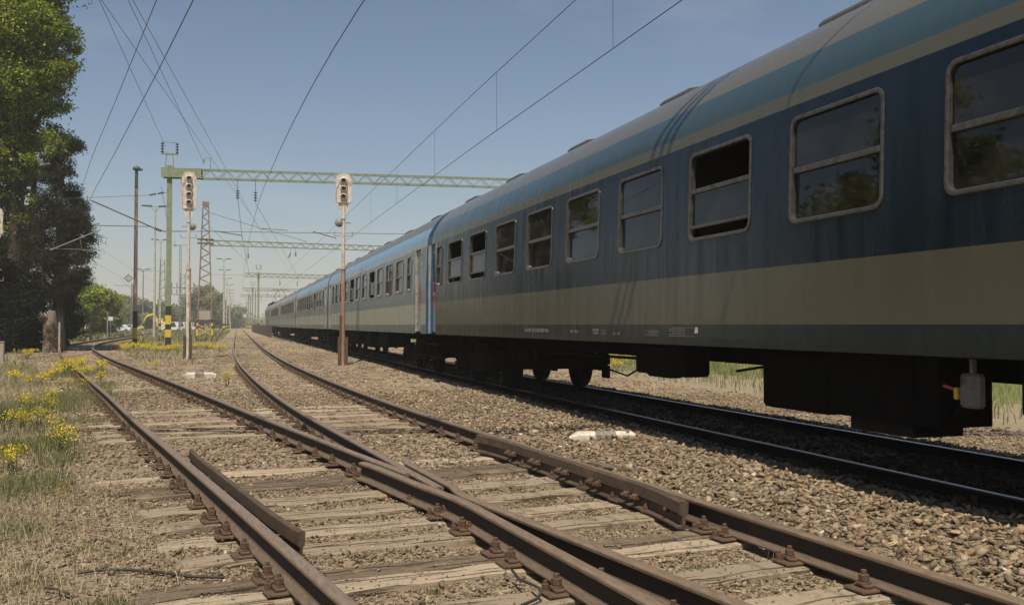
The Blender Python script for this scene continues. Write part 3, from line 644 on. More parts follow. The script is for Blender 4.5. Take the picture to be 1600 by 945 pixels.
# green patches: centres by sight on the ground with radius in metres
def patch(cx, cy, rx, ry, n):
    a = RNG.uniform(0, 2*pi, n); r = np.sqrt(RNG.uniform(0, 1, n))*RNG.uniform(.6, 1.1, n); return cx+np.cos(a)*r*rx, cy+np.sin(a)*r*ry
PX, PY, PH = [], [], []
for px, py, rx, ry, n, h in ((20, 640, 1.3, 1.6, 5200, .22), (90, 660, .8, .8, 1200, .14), (30, 700, .7, .7, 2400, .2), (15, 760, .5, .6, 1500, .17), (120, 620, .9, 1.6, 2600, .16), (150, 605, .5, 1.6, 1300, .2),
        (115, 585, 1.2, 2.4, 2500, .22), (60, 600, 1.2, 1.5, 1500, .12), (10, 830, .35, .4, 500, .10), (90, 720, .3, .4, 500, .16), (150, 700, .3, .3, 220, .08), (50, 900, .2, .2, 200, .06), (150, 940, .2, .15, 160, .05), (185, 935, .1, .08, 140, .05),
        (680, 920, .05, .05, 90, .05), (430, 880, .1, .07, 70, .04), (1085, 885, .06, .04, 90, .035), (850, 790, .1, .2, 160, .03), (830, 780, .25, .25, 200, .03), (470, 720, .15, .2, 120, .03), (190, 860, .15, .12, 120, .04), (130, 855, .1, .1, 90, .05), (35, 880, .12, .1, 90, .05)):
    p = gp(px, py); n = int(n*.75); x, y = patch(p.x, p.y, rx, ry, n); PX.append(x); PY.append(y); PH.append(RNG.uniform(.4, 1, len(x))*h)
x, y, h = map(np.concatenate, (PX, PY, PH))
blades('green_grass', x, y, h, .005, RNG.uniform(.1, .6, len(x)), pal(GREEN, len(x)), 'green grass tufts on the left verge', cat='grass')
x, y = scatter_view(7, 32, 190); k = left_of_track(x, y, .9) & (RNG.uniform(0, 1, len(x)) < .25+.75*(np.sin(x*1.1+1.7*np.sin(y*.45))*np.sin(y*.6+x*.7) > -.1)); x, y = x[k], y[k]
blades('green_grass', x, y, RNG.uniform(.04, .15, len(x)), .007, RNG.uniform(.2, .8, len(x)), pal(GREEN, len(x)), 'low patchy green growth over the left verge', cat='grass')
x, y = scatter_view(30, 75, 24); k = (left_of_track(x, y, 1.2) | ((x > fAr(y)+1.2) & (x < fBl(y)-1.2) & (y > 33))) & (RNG.uniform(0, 1, len(x)) < .9); x, y = x[k], y[k]
blades('green_grass', x, y, RNG.uniform(.05, .2, len(x)), .022, RNG.uniform(.2, .8, len(x)), pal(GREEN[:2]+STRAW[:3], len(x)), 'rough grass around the masts', cat='grass')
x, y = scatter_view(75, 190, 9); k = (x < fAl(y)-1.5) | ((x > fAr(y)+1.2) & (x < fBl(y)-1.2)); x, y = x[k], y[k]
blades('green_grass', x, y, RNG.uniform(.2, .55, len(x)), .1, RNG.uniform(.1, .6, len(x)), pal(GREEN[1:]+STRAW[:2], len(x)), 'far green verge below the trees', cat='grass')
n = 9000; x = RNG.uniform(10.5, 20, n); y = RNG.uniform(6, 40, n)
blades('green_grass', x, y, RNG.uniform(.08, .28, n), .015, RNG.uniform(.1, .6, n), pal(GREEN, n), 'green grass seen beneath the train', cat='grass')
# ------------------------------------------------------------------ yellow flowering plants
def flower_plant(loc, h, r, ns, label, group='yellow flowering weeds', fl=1.0):
    o = empty('flowering_weed', loc, label=label, cat='wild flower', group=group)
    S = MB(); L_v = []; Pv = []
    for i in range(ns):
        a = random.uniform(0, 2*pi); rr = r*sqrt(random.random()); hh = h*random.uniform(.65, 1.0)
        b = Vector((cos(a)*rr*.35, sin(a)*rr*.35, 0)); t = Vector((cos(a)*rr, sin(a)*rr, hh))
        m_ = (b+t)/2 + Vector((random.uniform(-.02, .02), random.uniform(-.02, .02), .03))
        S.tube([b, m_, t], [.004, .003, .0025], 3, caps=False)
        for j in range(7):
            q = b.lerp(t, random.uniform(.1, .8)); d = Vector((random.uniform(-1, 1), random.uniform(-1, 1), random.uniform(0, .6))).normalized()*random.uniform(.03, .07)
            s_ = Vector((-d.y, d.x, 0)).normalized()*.012; L_v.append((q, q+d*.5+s_, q+d, q+d*.5-s_))
        for j in range(int(26*fl)):
            q = t + Vector((random.gauss(0, .04), random.gauss(0, .04), random.uniform(-.09, .025))); e = random.uniform(.006, .011)*(1 if loc[1] < 22 else 1.7)
            u = Vector(RNG.normal(size=3)).normalized(); v_ = u.orthogonal().normalized(); w_ = u.cross(v_)
            Pv.append((q+v_*e, q+w_*e, q-v_*e, q-w_*e))
    S.build('stem', M['stem'], o)
    def quads(nm, Q, mat, cols):
        A = np.array([[tuple(v) for v in q] for q in Q]).reshape(-1, 3); T_ = np.arange(len(A)).reshape(-1, 4)
        npmesh(nm, A, T_, M[mat], parent=o, col=np.repeat(pal(cols, len(Q)), 4, 0))
    quads('leaves', L_v, 'leaf', GREEN); quads('blossom', Pv, 'petal', [(.75, .58, .03), (.8, .66, .05), (.62, .50, .03)])
    return o
M['stem'] = simple('green_stem', (.14, .17, .05), None, .8, 0, 9, bmp=0)
FL = [(30, 668, .26, .2, 8, 'low yellow weed inside the shaded grass'), (20, 745, .3, .12, 6, 'slim yellow weed right of the edge clump'), (88, 700, .4, .1, 6, 'thin yellow weed leaning behind the lone gravel clump'), (58, 668, .3, .18, 9, 'yellow weed at the lower rim of the broad clump'), (82, 596, .35, .25, 9, 'yellow weed on the grassy bank above the shaded grass'), (24, 596, .3, .25, 8, 'pale yellow weed on the sandy verge near the post'), (128, 596, .4, .2, 9, 'yellow weed in front of the hidden rail'), (100, 712, .34, .14, 9, 'tall yellow weed clump standing alone in the gravel left of the rails'), (62, 650, .34, .22, 12, 'broad yellow weed clump over the shaded grass'), (12, 668, .30, .2, 9, 'yellow weed at the left picture edge behind the shaded grass'),
      (6, 740, .30, .16, 8, 'yellow weed by the left picture edge below the shaded grass'), (36, 640, .3, .15, 7, 'smaller yellow weed beside the broad clump'), (78, 632, .32, .16, 8, 'upright yellow weed behind the broad clump'), (102, 772, .06, .03, 2, 'tiny yellow flower low in the dry straw'),
      (40, 562, .45, .5, 26, 'wide yellow clump near the grey post on the sandy verge'), (105, 590, .5, .34, 20, 'yellow clump hiding the bend of the left outer rail'), (122, 580, .45, .4, 18, 'yellow clump just right of the hidden rail bend'), (155, 584, .4, .25, 14, 'yellow clump between the two rails of the left track'),
      (158, 596, .25, .1, 5, 'small yellow weed between the left rails'), (138, 610, .3, .15, 5, 'thin yellow weed at the end of the hidden rail'), (243, 580, .34, .16, 6, 'lone yellow weed midway between the tracks'), (354, 606, .4, .16, 8, 'yellow weed close to the middle track rail'), (60, 602, .3, .3, 8, 'sparse yellow weed on the sandy verge'), (105, 612, .3, .3, 8, 'low yellow weed on the grassy bank'), (460, 552, .2, .2, 5, 'small yellow weed beside the right hand signal track')]
for px, py, h, r, ns, lb in FL:
    p = gp(px, py, -.05); flower_plant((p.x, p.y, -.05), h, r, ns, lb)
k = 0
for (a, b, py, cnt, hh) in ((178, 240, 549, 7, .42), (238, 285, 549, 6, .42), (300, 352, 548, 6, .4), (190, 226, 543, 3, .4)):
    for i in range(cnt):
        px = a+(b-a)*(i+.5)/cnt + random.uniform(-2, 2); p = gp(px, py+random.uniform(-3, 3), -.03)
        flower_plant((p.x, p.y, -.03), hh*random.uniform(.8, 1.1), .5, 16, ordinal(k)+' yellow weed clump, counted from the trees, in the flower row at the mast feet', 'row of yellow weeds at the mast feet'); k += 1
for i, (px, py, sc) in enumerate(((375, 530, .6), (380, 526, .5), (240, 512, .6), (300, 512, .6), (262, 530, .6))):
    p = gp(px, py, -.03); flower_plant((p.x, p.y, 0), sc, .7, 16, ordinal(i)+' distant yellow weed between the tracks beyond the flower row', 'far yellow weeds between the tracks')
for i, (px, py, s) in enumerate(((968, 580, .6), (1130, 584, .6), (1165, 592, .6), (1150, 586, .55), (985, 578, .6), (1115, 580, .5), (955, 585, .45))):
    p = gp(px, py, -.03); flower_plant((p.x, p.y, -.03), s, .45, 14, ordinal(i)+' yellow weed in the grass seen below the near coach', 'yellow weeds seen beneath the coach')
# ------------------------------------------------------------------ trees
def leafcloud(name, centers, radii, n, size, cols, mat, parent, shell=.55, flat=1.0, seed=0):
    """leaves through a set of ellipsoids, gathered in sprigs so that gaps stay open"""
    c = np.array(centers, float); r = np.array(radii, float); wgt = r[:, 0]*r[:, 1]*r[:, 2]; wgt = wgt**.8; wgt /= wgt.sum()
    ns_ = n//9; nc = max(4*len(c), n//240); ci = RNG.choice(len(c), nc, p=wgt)
    cd = RNG.normal(size=(nc, 3)); cd /= np.linalg.norm(cd, axis=1)[:, None]
    cp = c[ci]+cd*r[ci]*(shell+(1.12-shell)*RNG.uniform(0, 1, nc)**.7*(1+.16*RNG.normal(size=nc).clip(-1, 1.8)))[:, None]
    cs = r[ci].mean(1)*RNG.uniform(.12, .27, nc); csh = RNG.uniform(.68, 1.3, nc)
    i = RNG.integers(0, nc, ns_); d = RNG.normal(size=(ns_, 3))
    S = cp[i]+d*cs[i][:, None]*np.array([1, 1, .62]); d = cd[i]*.6+d/np.linalg.norm(d, axis=1)[:, None]*.6
    sh = RNG.uniform(.8, 1.2, ns_)*csh[i]
    P = np.repeat(S, 9, 0)+RNG.normal(size=(ns_*9, 3))*size*1.9*np.array([1, 1, .7]); m = len(P)
    dd = np.repeat(d, 9, 0)*.7+RNG.normal(size=(m, 3))*.7+np.array([0, 0, .35]); nn = dd/np.linalg.norm(dd, axis=1)[:, None]
    a = np.cross(nn, RNG.normal(size=(m, 3))); a /= np.linalg.norm(a, axis=1)[:, None]; b = np.cross(nn, a)
    sz = size*RNG.uniform(.6, 1.3, m)[:, None]
    Q = np.stack([P-a*sz, P-b*sz*.5*flat, P+a*sz, P+b*sz*.5*flat], 1).reshape(-1, 3)
    C = pal(cols, m, .15)*np.repeat(sh, 9)[:, None]
    return npmesh(name, Q, np.arange(len(Q)).reshape(-1, 4), M[mat], parent=parent, col=np.repeat(C, 4, 0))
def limbs(o, h, r, tips, mat='trunk', lean=(0, 0)):
    mb = MB(); top = Vector((lean[0], lean[1], h))
    mb.tube([(0, 0, -.2), (lean[0]*.1, lean[1]*.1, h*.15), (lean[0]*.5, lean[1]*.5, h*.55), top], [r*1.3, r, r*.75, r*.35], 9)
    for t in tips:
        t = Vector(t); s = Vector((lean[0]*.4, lean[1]*.4, h*random.uniform(.35, .8))); m_ = s.lerp(t, .5)+Vector((0, 0, random.uniform(-.3, .5)))
        mb.tube([s, m_, t], [r*.38, r*.22, r*.06], 6, caps=False)
    return mb.build('trunk', M[mat], o)
def broad_tree(loc, H, cw, n, size, cols, label, trunk_h=.35, group=None, clumps=10, mat='leaf', asp=1.0, bark='trunk', low=.25, cat='tree', name='broadleaf_tree'):
    o = empty(name, loc, label=label, cat=cat, group=group)
    C, R = [], []
    for i in range(clumps):
        t = (i+.5)/clumps; z = H*(low+(1-low)*t*.94); k = sin(pi*min(1, max(0, .12+.86*t)))**.6
        a = i*2.4+random.uniform(-.4, .4); q = cw*.55*k*random.uniform(.45, 1)
        C.append((cos(a)*q, sin(a)*q, z)); s = cw*random.uniform(.32, .5)*(.55+.45*k); R.append((s, s, s*random.uniform(.6, .85)*asp))
    leafcloud('crown', C, R, n, size, cols, mat, o)
    limbs(o, H*.75, max(.06, H*.018), [Vector(c)*.9 for c in C[::2]], bark); return o
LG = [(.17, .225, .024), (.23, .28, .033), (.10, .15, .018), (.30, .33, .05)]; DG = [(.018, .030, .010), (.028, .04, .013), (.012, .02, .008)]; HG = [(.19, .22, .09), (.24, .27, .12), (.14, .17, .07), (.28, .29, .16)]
# the tall tree over the left edge
p = base(22, 50); o = empty('broadleaf_tree', p, label='very tall bright green tree filling the upper left corner', cat='tree')
def A3(px, py, d=50): q = at(px, py, d); return (q.x-p.x, q.y-p.y, q.z)
C = [A3(*a) for a in ((10, -60), (60, -30, 51), (85, 30), (25, 40, 48.5), (78, 95), (30, 120, 48.7), (72, 160), (-20, 60), (-30, 160), (88, 65, 51), (20, 195), (-60, 0), (-60, 100), (60, 215), (30, -120), (70, -90), (-20, 250), (92, 115, 49.5), (15, 290), (50, 300, 49), (5, 345), (-15, 380), (70, 250, 49))]
R = [(2.0, 2.0, 1.8), (1.7, 1.7, 1.5), (.85, 1.2, 1.0), (1.8, 1.8, 1.4), (1.0, 1.2, .9), (1.7, 1.7, 1.3), (.8, 1.2, .8), (2, 2, 1.8), (2, 2, 1.7), (.75, 1, .7), (1.5, 1.5, 1.1), (2.2, 2.2, 2), (2.2, 2.2, 2), (1.0, 1, .7), (2, 2, 1.6), (1.4, 1.4, 1.4), (1.6, 1.6, 1.2), (.5, .8, .6), (1.1, 1.1, .8), (.7, .7, .5), (.9, .9, .8), (1.2, 1, 1), (.6, .6, .6)]
leafcloud('crown', C, [tuple(k*1.18 for k in r) for r in R], 150000, .10, LG, 'leaf', o, shell=.25); limbs(o, 17, .42, [Vector(c)*.97 for c in C[:16]])
# ivy covered second trunk
p = base(30, 53); o = empty('ivy_covered_tree', p, label='dark leaning tree trunk wrapped in ivy under the tall bright tree', cat='tree')
C = [A3(18, 540, 53), A3(22, 480, 53), A3(28, 420, 53), A3(38, 370, 53), A3(44, 320, 53), A3(48, 270, 53), A3(47, 235, 53), A3(2, 330, 53), A3(0, 400, 53), A3(-4, 470, 53)]
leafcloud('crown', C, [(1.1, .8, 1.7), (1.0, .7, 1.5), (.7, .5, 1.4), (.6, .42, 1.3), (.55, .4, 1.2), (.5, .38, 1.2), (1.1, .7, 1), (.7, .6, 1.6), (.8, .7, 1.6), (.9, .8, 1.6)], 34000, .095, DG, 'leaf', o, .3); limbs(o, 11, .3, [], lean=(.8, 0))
# dark conifer
p = base(92, 49); o = empty('conifer_tree', p, label='dark conifer with drooping branches right of the tall tree', cat='tree')
C, R = [], []
for i in range(42):
    t = i/41; py = 222+(482-222)*t; wd = (5+58*min(1, t*1.5)**.9)*(1 if t < .55 else 1-(t-.55)*1.15); s = (-1)**i
    C.append(A3(91+s*wd*.5+random.uniform(-3, 3), py, 49+random.uniform(-.6, .6))); k = max(.22, wd*.55*49/F); R.append((k, k, .45+.3*t))
leafcloud('crown', C, R, 60000, .08, [(.028, .036, .013), (.042, .045, .018), (.055, .045, .02), (.016, .022, .010)], 'leaf', o, .25, flat=.5); limbs(o, 10.2, .3, [Vector(c) for c in C[6::5]])
leafcloud('lower_boughs', [A3(108, y_) for y_ in (440, 470, 500, 520)], [(.45, .5, .6)]*4, 9000, .07, DG, 'leaf', o, .3)
p = base(101, 56); o = empty('broadleaf_tree', p, label='light green branch tips showing behind the dark conifer', cat='tree')
C = [A3(*a, 56) for a in ((112, 222), (108, 245), (118, 310), (128, 335), (122, 355), (100, 300), (95, 265))]
leafcloud('crown', C, [(.6, .6, .6), (.5, .5, .5), (.6, .7, .6), (.45, .6, .5), (.5, .6, .5), (.6, .6, .6), (.6, .6, .6)], 5200, .085, [(.10, .14, .05), (.13, .17, .06)], 'leaf', o, .2); limbs(o, 9, .14, [Vector(c) for c in C])
# dark hedge mass beneath
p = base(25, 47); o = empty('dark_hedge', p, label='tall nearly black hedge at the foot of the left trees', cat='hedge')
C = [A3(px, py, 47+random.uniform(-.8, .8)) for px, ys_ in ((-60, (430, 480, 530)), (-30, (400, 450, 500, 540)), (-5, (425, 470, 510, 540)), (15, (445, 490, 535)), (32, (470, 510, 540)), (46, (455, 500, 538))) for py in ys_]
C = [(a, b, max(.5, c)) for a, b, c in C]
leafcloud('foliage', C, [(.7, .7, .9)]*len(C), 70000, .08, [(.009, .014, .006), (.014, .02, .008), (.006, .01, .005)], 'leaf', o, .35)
mb = MB()
for i in range(7): mb.tube([(random.uniform(-2.5, 1), 0, 0), (random.uniform(-2.5, 1), .2, 2.4)], .05, 5)
mb.build('stems', M['trunk'], o)
p = base(80, 46.5); o = empty('pollarded_trunk', p, label='pale stubby tree trunk below the dark conifer', cat='tree trunk')
mb = MB(); mb.tube([(0, 0, 0), (.0, 0, .7), (-.05, 0, 1.5), (.05, .05, 2.1)], [.42, .36, .34, .16], 10); mb.build('bark_column', M['pale_trunk'], o)
C = [(random.uniform(-.3, .3), -.2, random.uniform(.2, 1.9)) for _ in range(8)]
leafcloud('dry_ivy', C, [(.25, .2, .3)]*8, 2600, .04, [(.22, .16, .10), (.16, .12, .08), (.10, .09, .05)], 'leaf', o, .3)
p = base(93, 46.2); o = empty('white_post', p, label='thin pale post next to the pale trunk under the conifer', cat='post'); mb = MB(); mb.bbox(-.045, .045, -.045, .045, 0, 1.45, .01); mb.bbox(-.055, .055, -.055, .055, 1.45, 1.5, .01); mb.build('post', M['concrete'], o)
# middle distance trees
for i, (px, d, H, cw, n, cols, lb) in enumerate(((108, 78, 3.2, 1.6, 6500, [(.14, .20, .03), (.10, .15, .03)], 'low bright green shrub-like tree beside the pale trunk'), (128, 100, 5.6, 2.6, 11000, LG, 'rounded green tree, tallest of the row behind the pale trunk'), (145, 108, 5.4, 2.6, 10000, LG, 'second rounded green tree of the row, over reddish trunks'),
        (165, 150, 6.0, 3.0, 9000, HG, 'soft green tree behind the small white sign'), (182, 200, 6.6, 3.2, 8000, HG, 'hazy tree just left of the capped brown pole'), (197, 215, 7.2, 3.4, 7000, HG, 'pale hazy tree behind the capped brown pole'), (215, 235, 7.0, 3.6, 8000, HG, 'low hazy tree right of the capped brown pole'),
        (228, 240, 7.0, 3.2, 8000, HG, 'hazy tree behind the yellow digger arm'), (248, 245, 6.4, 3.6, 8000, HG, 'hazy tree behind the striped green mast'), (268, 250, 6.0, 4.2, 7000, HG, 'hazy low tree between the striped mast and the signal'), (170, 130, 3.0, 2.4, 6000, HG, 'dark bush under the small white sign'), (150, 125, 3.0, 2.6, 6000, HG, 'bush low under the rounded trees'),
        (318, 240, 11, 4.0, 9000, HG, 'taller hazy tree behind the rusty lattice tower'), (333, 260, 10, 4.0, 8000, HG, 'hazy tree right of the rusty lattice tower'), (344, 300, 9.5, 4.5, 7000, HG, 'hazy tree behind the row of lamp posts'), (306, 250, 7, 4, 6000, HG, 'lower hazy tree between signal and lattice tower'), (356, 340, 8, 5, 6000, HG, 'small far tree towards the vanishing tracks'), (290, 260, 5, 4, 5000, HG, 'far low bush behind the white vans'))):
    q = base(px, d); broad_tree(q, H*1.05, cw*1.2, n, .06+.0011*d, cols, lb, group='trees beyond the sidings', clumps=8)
# far treeline as one mass
C, R = [], []
for px in range(-300, 400, 14):
    q = base(px, 330+random.uniform(-20, 40)); C.append((q.x, q.y, random.uniform(1.5, 4))); R.append((7, 7, random.uniform(2.5, 5)))
for px in range(372, 1500, 24):
    q = base(px, 620+random.uniform(-30, 60)); C.append((q.x, q.y, 2.5)); R.append((14, 10, random.uniform(3, 6)))
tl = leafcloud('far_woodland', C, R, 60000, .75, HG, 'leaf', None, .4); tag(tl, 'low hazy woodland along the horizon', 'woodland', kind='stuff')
# ------------------------------------------------------------------ masts, gantries
def stripes(mb, w_, zs, yi, bi):                  # yellow/black bands at the foot: list of (z0,z1,is_yellow)
    for z0, z1, yel in zs: mb.box(-w_, w_, -w_, w_, z0, z1, yi if yel else bi)
def insulator(mb, a, b, n=4, r=.06, mi=0):
    a = Vector(a); b = Vector(b); q = (b-a).to_track_quat('Z', 'Y').to_matrix().to_4x4(); L = (b-a).length; Mx = Matrix.Translation(a) @ q
    pr = [(.02, 0)]
    for i in range(n): z = L*(i+.15)/n; pr += [(.022, z), (r, z+L/n*.25), (r*.95, z+L/n*.4), (.022, z+L/n*.6)]
    pr += [(.02, L)]; mb.lathe(pr, 8, mi, Mx)
def truss(mb, a, b, h, nb, cw=.055, dw=.032, wd=.35):
    a = Vector(a); b = Vector(b); t = (b-a)/nb; s = Vector((-(b-a).y, (b-a).x, 0)).normalized()*wd/2; dz = Vector((0, 0, h))
    for sg in (-1, 1):
        mb.bar(a+s*sg, b+s*sg, cw); mb.bar(a+s*sg+dz, b+s*sg+dz, cw)
        for i in range(nb):
            p0 = a+t*i+s*sg; p1 = a+t*(i+1)+s*sg
            if i % 2: mb.bar(p0+dz, p1, dw)
            else: mb.bar(p0, p1+dz, dw)
    for i in range(0, nb+1, 2): mb.bar(a+t*i-s, a+t*i+s, dw); mb.bar(a+t*i-s+dz, a+t*i+s+dz, dw)
def mast_top(o, z):
    mb = MB(); mb.bar((0, 0, z), (0, 0, z+.15), .3); mb.bar((-.22, 0, z), (-.16, 0, z+.75), .05); mb.bar((.22, 0, z), (.16, 0, z+.75), .05); mb.bar((-.42, 0, z+.78), (.42, 0, z+.78), .08)
    mb.build('top_bracket', M['green_mast'], o)
    for s in (-1, 1): mb = MB(); insulator(mb, (s*.38, 0, z+.82), (s*.38, 0, z+1.42), 4, .10); mb.build('insulator', M['insul'], o)
    mb = MB(); mb.tube([(-.38, 0, z+1.42), (.38, 0, z+1.42)], .012, 5); mb.build('jumper_wire', M['wire'], o)
def lattice_tower(o, H, w0, w1, mats, leg=.08, dg=.04, nb=14, foot=True, name='lattice'):
    mb = MB()
    def P(sx, sy, z): k = w0+(w1-w0)*z/H; return Vector((sx*k/2, sy*k/2, z))
    for sx in (-1, 1):
        for sy in (-1, 1): mb.bar(P(sx, sy, 1.9 if foot else 0), P(sx, sy, H), leg)
    for i in range(nb):
        z0 = (1.9 if foot else 0)+(H-(1.9 if foot else 0))*i/nb; z1 = (1.9 if foot else 0)+(H-(1.9 if foot else 0))*(i+1)/nb; s = 1 if i % 2 else -1
        for f_ in (-1, 1): mb.bar(P(s, f_, z0), P(-s, f_, z1), dg); mb.bar(P(f_, s, z0), P(f_, -s, z1), dg)
    mb.build(name, mats[0], o)
    if foot:
        mb = MB()
        for sx in (-1, 1):
            for sy in (-1, 1):
                for j in range(6): mb.bar(P(sx, sy, j*.317), P(sx, sy, (j+1)*.317), leg*1.25, mi=1 if j in (0, 3, 5) else 0)
        for f_ in (-1, 1):
            mb.bar(P(-1, f_, .3), P(1, f_, 1.1), .08, mi=0); mb.bar(P(1, f_, .3), P(-1, f_, 1.1), .08, mi=0); mb.bar(P(-1, f_, 1.4), P(1, f_, .9), .06, mi=0)
        mb.build('striped_foot', [M['yellow'], M['black']], o)
# gantry 1
gl = at(265, 271, 50); gr1 = at(790, 287, 53.6); gdir = (gr1-gl); gdir.z = 0; glen = gdir.length*1.2; gdir.normalize(); HB = gl.z
g = empty('overhead_gantry', (gl.x, gl.y, 0), label='nearest green lattice gantry over the tracks, with a striped mast foot', cat='gantry', group='gantries across the tracks')
mb = MB(); mb.box(-.13, .13, -.13, -.11, 1.9, HB); mb.box(-.13, .13, .11, .13, 1.9, HB); mb.box(-.012, .012, -.11, .11, 1.9, HB); mb.build('mast', M['green_mast'], g)
mb = MB(); [mb.box(-.15, .15, -.15, .15, z0, z1, yi) for z0, z1, yi in ((0, .71, 1), (.71, 1.13, 0), (1.13, 1.41, 1), (1.41, 1.9, 0), (1.9, 2.4, 1))]; mb.build('striped_foot', [M['yellow'], M['black']], g)
hz = .24
mb = MB(); a = gdir*1.6+Vector((0, 0, HB-hz)); b = gdir*glen+Vector((0, 0, HB-hz)); truss(mb, a, b, 2*hz, 44, .06, .035, .5); mb.build('lattice_beam', M['green_mast'], g)
mb = MB(); s = Vector((-gdir.y, gdir.x, 0))*.28; a = gdir*-.4
for sg in (-1, 1):
    q = [a+s*sg, gdir*1.7+s*sg]; mb.bar(q[0]+Vector((0, 0, HB)), q[1]+Vector((0, 0, HB)), .03, .5)
mb.bar(a+Vector((0, 0, HB+.25)), gdir*1.7+Vector((0, 0, HB+.25)), .6, .02); mb.build('beam_end_plates', M['green_mast'], g)
mast_top(g, HB+.28)
mb = MB(); q = gdir*glen; mb.box(q.x-.13, q.x+.13, q.y-.13, q.y+.13, 0, HB+.3); mb.build('mast', M['green_mast'], g)
def onbeam(px):                                   # local point on the beam axis seen at px
    r = ray(px, 480); A = Vector((gl.x, gl.y)); D = Vector((gdir.x, gdir.y)); R2 = Vector((r.x, r.y))
    det = -D.x*R2.y + D.y*R2.x; t = (A.x*R2.y - A.y*R2.x)/det*1.0
    return gdir*t
for px, zt, zb in ((370, 298, 313), (398, 300, 316), (448, 285, 285)):
    q = onbeam(px); d_ = at(px, 500, 50); dd = 50+.12*(px-265)*.066
    if zt == zb: continue
    z0 = at(px, zt, 51).z; z1 = at(px, zb, 51).z
    mb = MB(); insulator(mb, q+Vector((0, 0, z0)), q+Vector((0, 0, z1)), 4, .11); mb.build('insulator', M['insul'], g)
    mb = MB(); mb.tube([q+Vector((0, 0, HB-hz)), q+Vector((0, 0, z0))], .014, 5); mb.build('hanger_wire', M['wire'], g)
q = onbeam(327); mb = MB(); mb.bar(q+Vector((0, 0, HB+hz)), q+Vector((0, 0, HB+.95)), .05); mb.bar(q+Vector((0, 0, HB+.9)), q+gdir*-.35+Vector((0, 0, HB+.9)), .03); insulator(mb, q+gdir*-.35+Vector((0, 0, HB+.85)), q+gdir*-.35+Vector((0, 0, HB+.6)), 2, .06); mb.build('wire_bracket', M['green_mast'], g)
# cantilever arms on gantry mast (towards the trees)
L0 = Vector((gl.x, gl.y, 0))
mb = MB(); mb.tube([at(240, 356, 50)-L0, at(142, 313, 47)-L0], .035, 7); mb.build('cantilever_tube', M['rust_mast'], g)
mb = MB(); insulator(mb, at(241, 356.5, 50)-L0, at(252, 361, 50)-L0, 4, .09); insulator(mb, at(234, 305, 50)-L0, at(244, 303, 50)-L0, 3, .07); insulator(mb, at(247, 302.5, 50)-L0, at(256, 301, 50)-L0, 3, .07); mb.build('insulator', M['insul'], g)
mb = MB(); mb.tube([at(252, 361, 50)-L0, at(264, 362, 50)-L0], .03, 6); mb.tube([at(234, 305, 50)-L0, at(264, 300.5, 50)-L0], .012, 5); mb.tube([at(234, 305, 50)-L0, at(60, 312, 48)-L0], .012, 5); mb.tube([at(232, 354, 50)-L0, at(40, 350, 48.5)-L0], .02, 5); mb.build('stay_wire', M['wire'], g)
# cross span wire under gantry 1
def wire(pts, r, label, group='overhead wires', name='overhead_wire', sag=0.0):
    pts = [Vector(p) for p in pts]; out = []
    for i in range(len(pts)-1):
        n = 8
        for j in range(n): u = j/n; out.append(pts[i].lerp(pts[i+1], u)-Vector((0, 0, sag*4*u*(1-u))))
    out.append(pts[-1]); mb = MB(); mb.tube(out, r, 5, caps=False)
    return mb.build(name, M['wire'], label=label, cat='wire', group=group)
wire([at(266, 361, 50), at(660, 366, 53)], .016, 'thin level span wire below the nearest gantry beam')
def arm(a, b, label, dz=0):
    mb = MB(); mb.tube([a, b], .024, 6); mb.tube([b, b-Vector((0, 0, .12))], .012, 5); return mb.build('steady_arm', M['wire'], label=label, cat='steady arm', group='steady arms holding the contact wires')
arm(at(336, 361, 50.6), at(378, 368, 51), 'slanting steady arm holding the wire above the middle track')
arm(at(489, 362, 51.8), at(525, 372, 52.2), 'slanting steady arm just left of the right hand signal')
# gantry 2 with its rusty tower
t2 = base(320, 93); ZB2 = at(320, 380, 93.5).z
g = empty('overhead_gantry', t2, label='second gantry carried by a rusty lattice tower with yellow and black feet', cat='gantry', group='gantries across the tracks')
lattice_tower(g, 13.4, 1.5, .55, [M['rust_mast']], .12, .05, 22)
mb = MB(); mb.box(-.8, .8, -.5, .5, ZB2-.1, ZB2+.02); mb.box(-.8, .8, -.5, .5, ZB2+.3, ZB2+.4); mb.box(-.33, .33, -.33, .33, 13.35, 13.9); mb.build('platform', M['rust_mast'], g)
mb = MB(); mb.box(-.55, .55, -.80, -.76, 1.9, 2.8); mb.build('warning_board', M['concrete'], g)
e2 = at(580, 388, 99.5); dd = (e2-t2); dd.z = 0; L2 = dd.length*1.15; dd.normalize()
mb = MB(); truss(mb, dd*.5+Vector((0, 0, ZB2-.25)), dd*L2+Vector((0, 0, ZB2-.25)), .5, 36, .07, .045, .5); mb.build('lattice_beam', M['green_mast'], g)
mb = MB(); q = dd*L2; mb.box(q.x-.15, q.x+.15, q.y-.15, q.y+.15, 0, ZB2+.3); mb.build('mast', M['green_mast'], g)
for k_, (px, y0, y1) in enumerate(((388, 396, 404), (462, 394, 401), (454, 396, 403))):
    a = at(px, y0, 94.5+k_)-t2; b = at(px - (3 if k_ == 2 else 0), y1, 94.5+k_)-t2; mb = MB(); insulator(mb, a, b, 4, .13); mb.tube([a, a+Vector((0, 0, .6))], .015, 5); mb.build('insulator', M['insul'], g)
